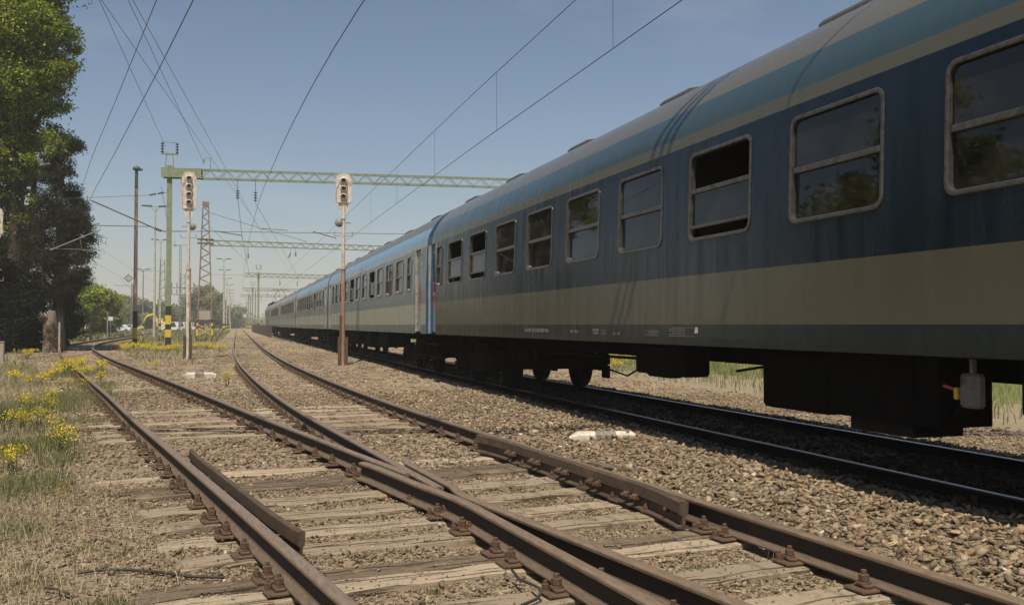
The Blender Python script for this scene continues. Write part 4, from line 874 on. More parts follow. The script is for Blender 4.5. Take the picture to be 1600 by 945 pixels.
# further gantries
for px, d, py, pe, lb in ((403.5, 154, 430, 512, 'third green gantry on a tall thin mast with a horned top'), (394.5, 212, 452, 470, 'fourth gantry, small, behind the thin green mast'), (388, 270, 462, 455, 'fifth tiny gantry far down the line')):
    t3 = base(px, d); zb = at(px, py, d).z; e3 = base(pe, d+6); dd = (e3-t3); Lx = dd.length; dd.normalize()
    g = empty('overhead_gantry', t3, label=lb, cat='gantry', group='gantries across the tracks')
    mb = MB(); mb.box(-.16, .16, -.16, .16, 1.6, zb+.3); mb.build('mast', M['green_mast'], g)
    mb = MB(); [mb.box(-.18, .18, -.18, .18, j*.4, j*.4+.4, j % 2) for j in range(4)]; mb.build('striped_foot', [M['yellow'], M['black']], g)
    mb = MB(); truss(mb, dd*-2.2+Vector((0, 0, zb-.3)), dd*Lx+Vector((0, 0, zb-.3)), .6, 26, .09, .05, .5); mb.build('lattice_beam', M['green_mast'], g); mast_top(g, zb+.3)
    q = dd*Lx; mb = MB(); mb.box(q.x-.15, q.x+.15, q.y-.15, q.y+.15, 0, zb); mb.build('mast', M['green_mast'], g)
    for u in (.3, .55):
        a = dd*Lx*u+Vector((0, 0, zb-.9)); mb = MB(); insulator(mb, a, a-Vector((0, 0, .8)), 4, .14); mb.tube([a, a+Vector((0, 0, .6))], .02, 5); mb.build('insulator', M['insul'], g)
for px, d, py, lb in ((385.5, 330, 470, 'thin far mast left of the fifth gantry'), (399, 250, 455, 'thin far mast behind the third gantry mast'), (391, 240, 462, 'thin far mast between the third and fourth gantries')):
    t3 = base(px, d); zb = at(px, py, d).z; g = empty('overhead_line_mast', t3, label=lb, cat='mast', group='far line masts')
    mb = MB(); mb.box(-.15, .15, -.15, .15, 1.6, zb); mb.box(-1.6, 1.4, -.06, .06, zb-1.0, zb-.88); mb.build('mast', M['grey_steel'], g)
    mb = MB(); [mb.box(-.17, .17, -.17, .17, j*.4, j*.4+.4, j % 2) for j in range(4)]; mb.build('striped_foot', [M['yellow'], M['black']], g)
# lamp posts with T heads
k = 0
for px, py, d in ((241, 323, 85), (250, 375, 119), (349, 405, 155), (350.6, 422, 185), (354, 435, 218), (358, 445, 254), (359.5, 453, 291), (360.5, 458, 321), (361.5, 463, 357), (223, 421, 150), (363, 468, 400), (364.5, 472, 450)):
    t3 = base(px, d); zt = at(px, py, d).z; wl = ['first', 'second', 'third', 'fourth', 'fifth', 'sixth', 'seventh', 'eighth', 'ninth', 'tenth', 'eleventh', 'twelfth']
    lb = {0: 'slender pale lamp post with T head just left of the striped green mast', 1: 'slender pale lamp post behind the striped green mast', 9: 'grey lamp post with T head above the hazy trees'}.get(k, 'pale T-headed lamp post, '+wl[max(0, k-2)]+' of the receding row left of the middle track')
    g = empty('lamp_post', t3, label=lb, cat='lamp post', group='T-headed yard lamp posts')
    mb = MB(); mb.tube([(0, 0, 0), (0, 0, 2), (0, 0, zt)], [.13, .12, .07], 8); mb.build('pole', M['lamp_white'] if k != 9 else M['grey_steel'], g)
    mb = MB(); mb.bar((-.9, 0, zt), (.9, 0, zt), .05); mb.bar((0, 0, zt-.5), (-.4, 0, zt), .04); mb.bar((0, 0, zt-.5), (.4, 0, zt), .04); mb.build('crossbar', M['grey_steel'], g)
    for s in (-1, 1): mb = MB(); mb.bbox(s*.75-.45, s*.75+.45, -.12, .12, zt+.0, zt+.13, .03); mb.build('lamp_head', M['green_dark'], g)
    if k > 0: mb = MB(); [mb.box(-.14, .14, -.14, .14, j*.4, j*.4+.4, j % 2) for j in range(4)]; mb.build('striped_foot', [M['yellow'], M['black']], g)
    k += 1
# brown capped pole
t3 = base(211, 58); zt = at(211, 268, 58).z
g = empty('siren_pole', t3, label='tall brown pole with a dark cap left of the striped green mast', cat='pole')
mb = MB(); mb.tube([(0, 0, 2.2), (.0, 0, zt-1.1)], [.13, .10], 10); mb.build('pole', M['brown_pole'], g)
mb = MB(); mb.tube([(0, 0, zt-1.1), (0, 0, zt)], [.105, .09], 10); mb.lathe([(.05, zt), (.14, zt+.05), (.24, zt+.12), (.2, zt+.26), (.1, zt+.33), (0, zt+.36)], 12); mb.bbox(.1, .36, -.08, .08, zt+.05, zt+.2, .02); mb.build('siren_cap', M['green_dark'], g)
mb = MB(); [mb.lathe([(.15, a), (.15, b)], 10, c) for a, b, c in ((-.1, .5, 1), (.5, 1.2, 0), (1.2, 2.25, 1))]; mb.build('striped_foot', [M['yellow'], M['black']], g)
# other lattice masts
for px, py, d, w0, w1, mt, lb, pb in ((253, 405, 105, .9, .45, 'green_mast', 'thin green ladder-like lattice mast left of the striped mast', None), (285, 427, 150, .9, .7, 'green_dark', 'dark green lattice mast with insulator arms left of the first signal', 1), (206, 443, 130, .25, .2, 'grey_steel', 'grey mast with a small diamond board over the hazy trees', 2), (281, 383, 140, .3, .25, 'grey_steel', 'faint grey mast with a lamp bracket behind the first signal', 3)):
    t3 = base(px, d); zt = at(px, py, d).z; g = empty('lattice_mast', t3, label=lb, cat='mast', group='masts in the middle distance')
    lattice_tower(g, zt, w0, w1, [M[mt]], .07, .035, 20, False)
    if pb == 1:
        for zz in (zt-2.3, zt-3.4): 
            mb = MB(); mb.bar((-1.9, 0, zz-.1), (1.9, 0, zz-.1), .1); mb.build('cross_arm', M[mt], g)
            for u in (-1.7, -.9, .9, 1.7): mb = MB(); insulator(mb, (u, 0, zz), (u, 0, zz+.8), 3, .14); mb.build('insulator', M['insul'], g)
    if pb == 2:
        mb = MB(); mb.bar((-2.4, 0, zt-.3), (0, 0, zt-.3), .07); mb.bar((0, 0, zt-1.0), (-1.6, 0, zt+.8), .05); mb.build('bracket_arm', M[mt], g)
        mb = MB(); cx, cz, s = -.5, zt+.75, .55
        P4 = [(cx, cz+s), (cx+s, cz), (cx, cz-s), (cx-s, cz)]
        for i in range(4): a = P4[i]; b = P4[(i+1) % 4]; mb.bar((a[0], 0, a[1]), (b[0], 0, b[1]), .1)
        s = .25; P4 = [(cx, cz+s), (cx+s, cz), (cx, cz-s), (cx-s, cz)]
        for i in range(4): a = P4[i]; b = P4[(i+1) % 4]; mb.bar((a[0], 0, a[1]), (b[0], 0, b[1]), .07)
        mb.build('diamond_board', M['black'], g)
    if pb == 3:
        mb = MB(); mb.bar((-.8, 0, zt), (1.2, 0, zt), .07); mb.bar((-.8, 0, zt), (-.8, 0, zt+.7), .06); mb.bar((1.2, 0, zt), (1.2, 0, zt+.7), .06); mb.bbox(-1.1, -.5, -.15, .15, zt-.15, zt+.05, .03); mb.build('lamp_bracket', M[mt], g)
# orange lattice mast in the trees
t3 = base(62, 48.6); zt = at(63, 330, 48.6).z; g = empty('lattice_mast', t3, label='narrow orange lattice mast standing against the dark left trees', cat='mast')
lattice_tower(g, zt, .32, .2, [M['orange_mast']], .04, .018, 9, False)
mb = MB(); mb.tube([at(78, 391, 46)-t3, at(157, 359, 47)-t3], .03, 6); mb.tube([at(70, 388, 46)-t3, at(161, 391, 47)-t3], .014, 5); mb.tube([at(125, 372, 46.6)-t3, at(128, 391, 46.6)-t3], .012, 5); mb.tube([at(129, 391, 47)-t3, at(146, 394, 47)-t3], .02, 5); mb.build('cantilever_arm', M['grey_steel'], g)
# ------------------------------------------------------------------ signals
def signal(px, d, ytop, ybot, nl, label, side, disc_y, rz):
    t3 = base(px, d, -.03); zt = at(px, ytop, d).z; zb = at(px, ybot, d).z
    o = empty('railway_signal', t3, rz, label=label, cat='signal', group='colour light signals')
    Wd = .27 if nl == 4 else .25; H = zt-zb
    mb = MB(); mb.tube([(0, 0, -.1), (0, 0, zb*.62)], .075, 10); mb.build('post', M['pale_post'] if nl == 4 else M['rust_post'], o)
    mb = MB(); mb.tube([(0, 0, zb*.62), (0, 0, zb+.1)], .06, 10); mb.tube([(0, 0, zb*.62-.03), (0, 0, zb*.62+.05)], .095, 10); mb.tube([(0, 0, zb-.35), (0, 0, zb-.28)], .085, 10); mb.build('upper_post', M['pale_post'], o)
    if nl == 4: mb = MB(); mb.box(.045, .11, -.03, .03, .9, zb*.62); mb.build('cable_duct', M['rust_post'], o)
    mb = MB()
    for s in (-1, 1): mb.box(s*.12-.035, s*.12+.035, -.09, .09, -.1, 1.0); mb.box(s*.12-.05, s*.12+.05, -.1, -.085, -.1, 1.0)
    if nl == 4: mb.box(.05, .12, -.09, .09, 1.0, 1.55)
    else: mb.box(-.12, -.05, -.09, .09, .9, 1.75)
    mb.build('footing', M['rust'], o)
    # backplate with rounded top and tapered foot
    mb = MB(); P = [(-Wd*.45, zb-.02), (Wd*.45, zb-.02), (Wd, zb+.28), (Wd, zt-.25)]
    for i in range(1, 8): a = pi*i/8; P.append((Wd*cos(a), zt-.25+.25*sin(a)))
    P += [(-Wd, zt-.25), (-Wd, zb+.28)]
    mb.prism([(a, b) for a, b in P], 'y', .03, .06); mb.build('backboard', M['white_sig'], o)
    mb = MB(); mb.bbox(-.15, .15, .06, .28, zb+.1, zt-.12, .02); mb.build('lamp_case', M['white_sig'], o)
    sp = (H-.42)/nl
    for i in range(nl):
        zc = zt-.26-sp*i; Mx = Matrix.Translation((0, .03, zc)) @ Matrix.Rotation(pi/2, 4, 'X')
        mb = MB(); mb.lathe([(.125, 0), (.125, .03), (.1, .05)], 16, 0, Mx); u = mb.build('lamp_unit', M['white_sig'], o)
        mb = MB(); mb.lathe([(.062, .051), (.05, .062), (0, .07)], 14, 0, Mx); mb.build('lens', M['sig_glass'], u)
        hv = []; n = 12
        for j in range(n+1):
            a = radians(-40)+radians(260)*j/n
            for r_, yy in ((.115, .0), (.105, -.17+.04*abs(cos(a))), (.095, -.17+.04*abs(cos(a))), (.105, .0)): hv.append((r_*cos(a), yy, zc+r_*sin(a)+yy*.25))
        mb = MB(); mb.add(hv, [(j*4+q, j*4+(q+1) % 4, (j+1)*4+(q+1) % 4, (j+1)*4+q) for j in range(n) for q in range(4)]); mb.build('visor', M['white_sig'], u)
    mb = MB(); mb.bar((-.36, .05, zb+.30), (.36 if nl == 3 else .6, .05, zb+.30), .03); mb.bar((-.3, .0, zb+.22), (.3, .0, zb+.22), .05, .02)
    for s in (-1, 1): mb.bar((s*.2, 0, zb+.22), (s*.08, 0, zb-.2), .03); mb.tube([(s*(Wd+.03), -.12, zb+.25), (s*(Wd+.03), -.12, zt-.3), (s*Wd*.6, -.12, zt-.02)], .012, 5)
    if nl == 4: mb.bar((-.36, .05, zb+.95), (.36, .05, zb+.95), .022)
    mb.build('hand_rails', M['pale_post'], o)
    zd = at(px, disc_y, d).z; Mx = Matrix.Translation((side*.14, -.02, zd)) @ Matrix.Rotation(pi/2, 4, 'X')
    mb = MB(); mb.lathe([(.0, -.05), (.13, -.04), (.15, 0), (.13, .03), (0, .05)], 18, 0, Mx); mb.bar((-.25*side, 0, zd), (.3*side, 0, zd), .03); mb.build('disc_box', M['grey_steel'], o)
    mb = MB(); mb.bar((-.3, 0, zd-.45), (.3, 0, zd-.45), .02); mb.bar((-.3, 0, zd-.45), (-.3, 0, zd-.3), .02); mb.bar((.3, 0, zd-.45), (.3, 0, zd-.3), .02); mb.build('step_bracket', M['rust_post'], o)
    return o
signal(293.5, 37.2, 267, 333, 4, 'tall four-lamp signal with a whitish head between the left and middle tracks', 1, 353, .0)
signal(536, 31.3, 269, 325, 3, 'three-lamp signal with a pale head on a rusty post beside the train', -1, 347, -.15)
o = signal(-9, 37, 322, 372, 3, 'grey edged signal head just showing at the left picture edge', -1, 420, 0)
# ------------------------------------------------------------------ overhead line
def overhead(c, zc, zm, y0, y1, label, drops, d0=0, zig=.0):
    o = empty('overhead_line', (0, 0, 0), label=label, cat='overhead line', group='contact lines above the tracks')
    Y = ys(y0, y1, 2.0)
    mb = MB(); mb.tube([Vector((float(c(max(min(y, 399), -11))), y, zc)) for y in Y], .008, 5, caps=False); mb.build('contact_wire', M['wire'], o)
    if zm: mb = MB(); mb.tube([Vector((float(c(max(min(y, 399), -11))), y, zm)) for y in Y], .008, 5, caps=False); mb.build('messenger_wire', M['wire'], o)
    for y in drops: mb = MB(); mb.tube([(float(c(y)), y, zc), (float(c(y)), y, zm)], .0045, 4, caps=False); mb.build('dropper', M['wire'], o)
overhead(cT, CZ+4.49, CZ+5.85, -11, 300, 'contact and messenger wires over the train', [7, 13.6, 20.2, 26.9, 33.5, 40.2])
overhead(cA, CZ+4.49, CZ+5.85, -11, 260, 'pair of wires bending away over the left track', [])
overhead(cB, CZ+4.49, None, -11, 260, 'single contact wire over the middle track', [])
def hp(px, py, H):                                # point on a sight line at H above the camera
    r = ray(px, py); return CAM + r*(H/r.z)
for (a, Ha), (b, db), lb in ((((158, 0), 9.0), ((453, 423), 154), 'feeder wire slanting from the top left down to the third gantry'), (((200, 0), 9.3), ((318, 253), 50), 'feeder wire ending at the bracket on the nearest gantry'),
        (((207, 0), 9.1), ((420, 385), 96), 'feeder wire passing over the nearest gantry to the second one'), (((155, 0), 9.7), ((258.5, 229), 50), 'feeder wire ending on the horned top of the striped mast')):
    A_ = hp(*a, Ha); B_ = at(*b, db); wire([A_+(A_-B_)*.8, A_, B_], .009, lb)
wire([at(372, 313, 51), at(378, 368, 51), at(390, 430, 80)], .012, 'kinked wire falling from the first hanging insulator')
wire([at(399, 317, 51), at(470, 440, 120)], .012, 'wire running from the second hanging insulator into the distance')
wire([at(326, 332, 92), at(408, 357, 94), at(480, 378, 97)], .022, 'stout wire slanting right from the rusty tower top')
wire([at(408, 357, 94), at(449, 360, 96)], .03, 'short stout arm on the slanting wire above the second gantry')
wire([at(326, 353, 60), at(384, 407, 93)], .012, 'faint wire crossing between the tower and the second gantry')
wire([at(270, 362, 50), at(330, 361, 50.5)], .012, 'short stay wire right of the striped mast')
wire([at(264, 361, 50), at(252, 292, 50)], .01, 'thin stay from the cantilever to the striped mast beam')
wire([at(298, 323, 50), at(282, 280, 50)], .012, 'short wire hanging left of the first signal head')
wire([at(129, 352, 50), at(234, 354, 50)], .02, 'level bracing wire reaching the left trees')
wire([at(330, 429, 154), at(404, 430, 154)], .02, 'thin span wire left of the third gantry')
wire([at(262, 424, 118), at(205, 423, 120)], .02, 'thin span wire between far masts over the hazy trees')
# ------------------------------------------------------------------ marker blocks
def marker(px, py, label):
    p = gp(px, py, 0); o = empty('marker_block', (p.x, p.y, -.02), -YAW+.06, label=label, cat='marker block', group='white concrete marker blocks')
    def prof(x0, x1, mi, e0=0, e1=0):
        mb = MB(); W_, h = .085, .13
        vs = []
        for x_, e in ((x0, e0), (x1, e1)):
            s = 1-.45*e; vs += [(x_, -W_*s, -.03), (x_, W_*s, -.03), (x_, W_*s, h*.72*s), (x_, W_*.55*s, h*s), (x_, -W_*.55*s, h*s), (x_, -W_*s, h*.72*s)]
        fs = [(0, 1, 2, 3, 4, 5), (11, 10, 9, 8, 7, 6)]+[(i, (i+1) % 6, 6+(i+1) % 6, 6+i) for i in range(6)]
        mb.add(vs, fs); return mb
    for a, b, e0, e1, m_, nm in ((-.43, -.32, 1, 0, 'white_conc', 'end_piece'), (-.32, -.125, 0, 0, 'white_conc', 'white_section'), (-.125, .125, 0, 0, 'grey_conc', 'grey_section'), (.125, .32, 0, 0, 'white_conc', 'white_section'), (.32, .43, 0, 1, 'white_conc', 'end_piece')):
        prof(a, b, 0, e0, e1).build(nm, M[m_], o)
marker(945, 688, 'white and grey striped concrete block lying on the ballast by the train')
marker(313, 588, 'white and grey striped concrete block in the gravel below the four-lamp signal')
# ------------------------------------------------------------------ train
def rrect(w_, h, r, n=5):
    P = []
    for cx, cy, a0 in ((w_/2-r, h/2-r, 0), (-w_/2+r, h/2-r, pi/2), (-w_/2+r, -h/2+r, pi), (w_/2-r, -h/2+r, 1.5*pi)):
        for i in range(n+1): a = a0+pi/2*i/n; P.append((cx+r*cos(a), cy+r*sin(a)))
    return P
def ring(w_, h, r, iw, ih, ir, x0, x1, xi):        # frame in the yz plane; outer face at x0 (outside), wall at x1
    A_, B_ = rrect(w_, h, r), rrect(iw, ih, ir); n = len(A_); mb = MB(); e = .008
    A2 = rrect(w_-2*e, h-2*e, r-e/2); B2 = rrect(iw+2*e, ih+2*e, ir+e/2)
    vs = [(x1, a, b) for a, b in A_]+[(x0+e*.6, a, b) for a, b in A_]+[(x0, a, b) for a, b in A2]+[(x0, a, b) for a, b in B2]+[(x0+e*.6, a, b) for a, b in B_]+[(xi, a, b) for a, b in B_]
    fs = [(k*n+i, k*n+(i+1) % n, (k+1)*n+(i+1) % n, (k+1)*n+i) for k in range(5) for i in range(n)]
    mb.add(vs, fs); return mb
WZ0, WZ1 = 2.24, 3.16; WH = WZ1-WZ0; WW = 1.178; WC = (WZ0+WZ1)/2; TILT = atan2(.04, 1.18)
def window_mesh(ww): return ring(ww, WH, .10, ww-.074, WH-.074, .07, -.012, .0, .05)
def bars_mesh(ww, z0, n=1, z2=None):
    mb = MB(); mb.bbox(.0, .04, -(ww-.11)/2, (ww-.11)/2, z0-.024, z0+.024, .006)
    if z2 is not None: mb.bbox(.004, .036, -(ww-.11)/2, (ww-.11)/2, z2-.016, z2+.016, .005)
    return mb
def keep(mb, name, mats, fix=True): o = mb.build(name, mats, fix=fix); me = o.data; bpy.data.objects.remove(o); return me
WM = {}
for ww, k_ in ((WW, 'wide'), (.62, 'slim')):
    WM[k_] = keep(window_mesh(ww), 'window_frame', M['alu']); WM[k_+'_bar'] = keep(bars_mesh(ww, -.005), 'crossbar', M['alu']); WM[k_+'_bar_open'] = keep(bars_mesh(ww, .06, 1, -.31), 'crossbar', M['alu'])
    def pane(z0, z1, x_=.03, w2=ww-.105): mb = MB(); mb.add([(x_, -w2/2, z0), (x_, w2/2, z0), (x_, w2/2, z1), (x_, -w2/2, z1)], [(3, 2, 1, 0)]); return mb
    WM[k_+'_up'] = keep(pane(0, WH/2-.05, .018), 'pane', M['glass'], False); WM[k_+'_lo'] = keep(pane(-WH/2+.05, 0, .034), 'pane', M['glass'], False); WM[k_+'_sash'] = keep(pane(-.31, .06, .022), 'pane', M['glass'], False)
    WM[k_+'_bright'] = keep(pane(.02, WH/2-.05, .024), 'pane_brightener', M['pane_brightener'], False)
PROF = [(1.408, 1.17), (1.41, 1.25), (1.41, 1.37), (1.41, 1.885), (1.41, 2.2), (1.40865, WZ0+.03), (1.38, WZ1-.03), (1.3745, 3.25), (1.37, 3.375)]
ROOFC = [(1.37, 3.375), (1.36, 3.42), (1.335, 3.52), (1.24, 3.70), (1.17, 3.80), (1.06, 3.93), (.92, 4.05), (.76, 4.15), (.56, 4.235), (.3, 4.29), (0, 4.31)]
def wallx(z):
    for (a, z0), (b, z1) in zip(PROF, PROF[1:]):
        if z0 <= z <= z1: return a+(b-a)*(z-z0)/(z1-z0)
    return 1.37
wheel_mb = MB(); wheel_mb.lathe([(.06, -.12), (.1, -.12), (.1, -.05), (.38, -.03), (.40, -.07), (.46, -.065), (.46, .055), (.49, .06), (.49, .085), (.40, .085), (.37, .0), (.12, .02), (.12, .05), (.0, .05)], 28)
WHEEL = keep(wheel_mb, 'wheel', M['black_under'])
def bogie(o, y, zr=RT):
    b = MB()
    for s in (-1, 1):
        b.bbox(s*1.03-.06, s*1.03+.06, y-1.75, y+1.75, .62, .82, .02); b.bbox(s*1.03-.07, s*1.03+.07, y-.5, y+.5, .45, .85, .03)
        for w_ in (-1.15, 1.15):
            b.bbox(s*1.03-.11, s*1.03+.11, y+w_-.17, y+w_+.17, .5, .82, .03)
            for q in (-.32, .32): b.lathe([(.1, .5), (.12, .55), (.09, .6), (.12, .66), (.09, .72), (.12, .78), (.1, .9)], 10, 0, Matrix.Translation((s*1.05, y+w_+q, 0)))
        b.bbox(s*1.12-.03, s*1.12+.03, y-1.6, y-1.3, .35, .6, .01); b.bbox(s*1.12-.03, s*1.12+.03, y+1.3, y+1.6, .35, .6, .01)
    b.bbox(-1.0, 1.0, y-.25, y+.25, .6, 1.0, .03); b.bbox(-1.0, 1.0, y-1.7, y-1.6, .55, .75, .02); b.bbox(-1.0, 1.0, y+1.6, y+1.7, .55, .75, .02)
    bo_ = b.build('bogie', M['black_under'], o)
    for w_ in (-1.15, 1.15):
        for s in (-1, 1): inst('wheel', WHEEL, bo_, (s*.72, y+w_, zr+.46), (0, -s*pi/2, 0))
        a = MB(); a.tube([(-.66, y+w_, zr+.46), (.66, y+w_, zr+.46)], .08, 10); a.build('axle', M['black_under'], bo_)
def coach(y0, y1, mat, label, wins, slims, doors, opened, boxes, brighten=False, vents=(), endmat='blue_end', marks=None, x0=None):
    """a coach from world y0 to y1; wins/slims/doors are world y of centres"""
    xa, xb = float(cT(y0)), float(cT(y1)); cy = (y0+y1)/2; L = y1-y0-.5
    o = empty('passenger_coach', ((xa+xb)/2, cy, 0), -atan2(xb-xa, y1-y0), label=label, cat='railway coach', group='coaches of the blue and grey train')
    e0, e1 = -L/2, L/2
    holes = [(w_-cy-WW/2+.03, w_-cy+WW/2-.03, 'w') for w_ in wins]+[(w_-cy-.28, w_-cy+.28, 'w') for w_ in slims]+[(d_-cy-.38, d_-cy+.38, 'd') for d_ in doors]
    yb = sorted(set([e0, e1]+[h[0] for h in holes]+[h[1] for h in holes])); yy = []
    for a, b in zip(yb, yb[1:]):
        n = max(1, int((b-a)/.8)); yy += [a+(b-a)*i/n for i in range(n)]
    yy.append(e1)
    for s in (-1, 1):
        mb = MB()
        for i, (ya, yc) in enumerate(zip(yy, yy[1:])):
            mid = (ya+yc)/2; hk = [h for h in holes if h[0] < mid < h[1]]
            for j, ((x1_, z1_), (x2_, z2_)) in enumerate(zip(PROF, PROF[1:])):
                if hk and hk[0][2] == 'w' and WZ0 < (z1_+z2_)/2 < WZ1 and z1_ > WZ0: continue
                if hk and hk[0][2] == 'd' and z1_ < 3.2 and z2_ <= 3.26: continue
                mb.add([(s*x1_, ya, z1_), (s*x1_, yc, z1_), (s*x2_, yc, z2_), (s*x2_, ya, z2_)], [(0, 1, 2, 3) if s > 0 else (3, 2, 1, 0)], 0, False)
        mb.build('side_wall', [mat], o, fix=False)
    mb = MB(); R_ = ROOFC+[(-a, b) for a, b in ROOFC[::-1][1:]]; n = len(R_)
    vs = [(a, y_, b) for y_ in (e0, e1) for a, b in R_]; mb.add(vs, [(i, i+1, n+i+1, n+i) for i in range(n-1)], 0, True)
    mb.build('roof', [mat], o, fix=False)
    E_ = PROF+ROOFC[1:]; loop = [(a, b) for a, b in E_]+[(-a, b) for a, b in E_[::-1][1:]]
    for y_ in (e0, e1): mb = MB(); mb.add([(a, y_, b) for a, b in loop], [tuple(range(len(loop)))]); mb.build('end_wall', [M[endmat]], o)
    mb = MB(); mb.box(-1.38, 1.38, e0+.02, e1-.02, 1.16, 1.22); mb.box(-.5, .5, e0, e1, .95, 1.15); mb.box(-1.32, 1.32, e0+.02, e1-.02, 3.40, 3.44); mb.build('floor_frame', [M['black_under']], o)
    it = MB(); it.box(-.28, -.24, e0+1.6, e1-1.6, 1.22, 3.40); it.box(-1.34, 1.34, e0+1.5, e0+1.54, 1.22, 3.42); it.box(-1.34, 1.34, e1-1.54, e1-1.5, 1.22, 3.42)
    for w_ in wins: it.box(-1.30, -.28, w_-cy+.86, w_-cy+.90, 1.22, 3.40)
    it.build('partition', [M['dark_int']], o)
    se = MB()
    for w_ in wins:
        for q in (-.72, .72): se.bbox(-1.2, -.4, w_-cy+q-.09, w_-cy+q+.09, 1.3, 2.48, .04)
    se.build('seat_row', [M['seat']], o)
    def place(kind, yc, op, s=-1):
        x_ = s*1.3935; rot = (0, TILT, 0) if s < 0 else (0, TILT, pi)
        fr = inst('window', WM[kind], o, (x_, yc, WC), rot)
        if op: inst('crossbar', WM[kind+'_bar_open'], fr, (0, 0, 0)); inst('pane', WM[kind+'_sash'], fr, (0, 0, 0))
        else: inst('crossbar', WM[kind+'_bar'], fr, (0, 0, 0)); inst('pane', WM[kind+'_up'], fr, (0, 0, 0)); inst('pane', WM[kind+'_lo'], fr, (0, 0, 0))
        if brighten and not op: inst('pane_brightener', WM[kind+'_bright'], fr, (0, 0, 0))  # pale sheet added behind the upper pane so it looks bright
    for i, w_ in enumerate(wins): place('wide', w_-cy, i in opened)
    for i, w_ in enumerate(slims): place('slim', w_-cy, False)
    mb = MB()
    for w_ in list(wins): mb.add([(1.37, w_-cy-.57, WZ0+.02), (1.37, w_-cy+.57, WZ0+.02), (1.35, w_-cy+.57, WZ1-.02), (1.35, w_-cy-.57, WZ1-.02)], [(0, 1, 2, 3)])
    mb.build('far_side_windows', [M['glass']], o)
    for d_ in doors:
        yd = d_-cy
        for s in (-1, 1):
            mb = MB(); mb.bbox(s*1.32-.02, s*1.32+.02, yd-.38, yd+.38, 1.19, 3.25, .006); mb.box(s*1.34, s*1.40, yd-.4, yd-.38, 1.19, 3.24); mb.box(s*1.34, s*1.40, yd+.38, yd+.4, 1.19, 3.24)
            dr = mb.build('door', [M['door_paint']], o)
            mb = MB(); mb.bbox(s*1.342-.004, s*1.342+.004, yd-.14, yd+.14, 2.15, 3.05, .002); mb.build('door_window', [M['lens']], dr)
            mb = MB(); mb.tube([(s*1.43, yd-.30, 1.75), (s*1.43, yd-.30, 2.35)], .009, 6); mb.bar((s*1.36, yd-.30, 1.76), (s*1.43, yd-.30, 1.76), .02); mb.bar((s*1.36, yd-.30, 2.34), (s*1.43, yd-.30, 2.34), .02); mb.bar((s*1.352, yd-.3, 2.05), (s*1.352, yd+.2, 2.05), .03); mb.build('handle', [M['red']], dr)
            mb = MB(); mb.box(s*1.1, s*1.42, yd-.36, yd+.36, .92, .95); mb.box(s*1.1, s*1.4, yd-.36, yd+.36, .62, .65); mb.bar((s*1.2, yd-.36, .6), (s*1.2, yd-.36, 1.18), .03); mb.bar((s*1.2, yd+.36, .6), (s*1.2, yd+.36, 1.18), .03); mb.build('steps', [M['black_under']], dr)
    for e_, sg in ((e0, -1), (e1, 1)):
        mb = MB(); mb.bbox(-.55, .55, min(e_, e_+sg*.24), max(e_, e_+sg*.24), 1.2, 3.35, .06); mb.build('gangway_bellows', [M['tyre']], o)
        for s in (-1, 1): mb = MB(); mb.tube([(s*.87, e_, 1.06), (s*.87, e_+sg*.16, 1.06)], .07, 10); mb.lathe([(.0, -.0), (.2, 0), (.2, .03), (0, .05)], 14, 0, Matrix.Translation((s*.87, e_+sg*.16, 1.06)) @ Matrix.Rotation(-sg*pi/2, 4, 'X')); mb.build('buffer', [M['black_under']], o)
    bogie(o, e0+2.9); bogie(o, e1-2.9)
    for (ya, yc, zb, xi, xo, nm) in boxes:
        mb = MB(); mb.bbox(-xo, -xi, ya-cy, yc-cy, zb, 1.165, .03); mb.build(nm, [M['black_under']], o)
    for v_ in vents:
        mb = MB(); P = [(-.17, 0), (-.15, .05), (-.09, .085), (.09, .085), (.15, .05), (.17, 0)]
        Mx = Matrix.Translation((-.5, v_-cy, 4.215)) @ Matrix.Rotation(radians(-12), 4, 'Y')
        mb.prism(P, 'y', -.34, .34, 0, Mx); mb.box(-.19, .19, -.38, .38, -.03, .012, 0, Mx); mb.build('roof_vent', [M['vent']], o)
    return o
M['door_paint'] = simple('grey_door_paint', (.30, .31, .29), (.22, .23, .22), .4, 0, 6, c3=(.16, .13, .1), s3=5)
w1 = [18.59-1.775*i for i in range(12)]
C1 = coach(-2.5, 21.1, M['coach_old'], 'nearest coach, dark blue over dirty cream with pale framed windows', w1[:11], [20.0, -.9], [20.72, -2.0], {1: 1, 0: 1, 6: 1},
   [(8.75, 9.97, .82, 1.02, 1.34, 'battery_box'), (9.2, 9.8, .785, 1.1, 1.28, 'battery_box'), (6.4, 7.35, .64, .75, 1.3, 'equipment_box'), (3.0, 4.5, .80, .7, 1.3, 'equipment_box')], vents=(3.6, 7.0, 10.3, 13.6, 17.0, 20.2))
def local_of(o, q): return o.matrix_world.inverted() @ q
bpy.context.view_layer.update()
cy1 = (-2.5+21.1)/2
mb = MB(); mb.prism([(-1.30, .57), (-.85, .57), (-.85, 1.16), (-1.30, 1.16)], 'y', 5.42-cy1, 6.1-cy1, 0); mb.prism([(-1.28, .66), (-.8, .66), (-.8, 1.16), (-1.28, 1.16)], 'y', 5.2-cy1, 6.38-cy1, 0)
mb.tube([(-1.1, 5.0-cy1, .8), (-1.1, 5.5-cy1, .72)], .05, 8); mb.tube([(-1.25, 4.95-cy1, 1.0), (-1.2, 5.1-cy1, .75), (-1.1, 5.3-cy1, .8)], .025, 6); mb.build('generator', [M['black_under']], C1)
mb = MB(); mb.bbox(-1.32, -1.24, 4.80-cy1, 4.97-cy1, .83, 1.06, .02); mb.bar((-1.28, 4.88-cy1, 1.05), (-1.28, 4.88-cy1, 1.17), .03); mb.build('relay_box', [M['grimy_box']], C1)
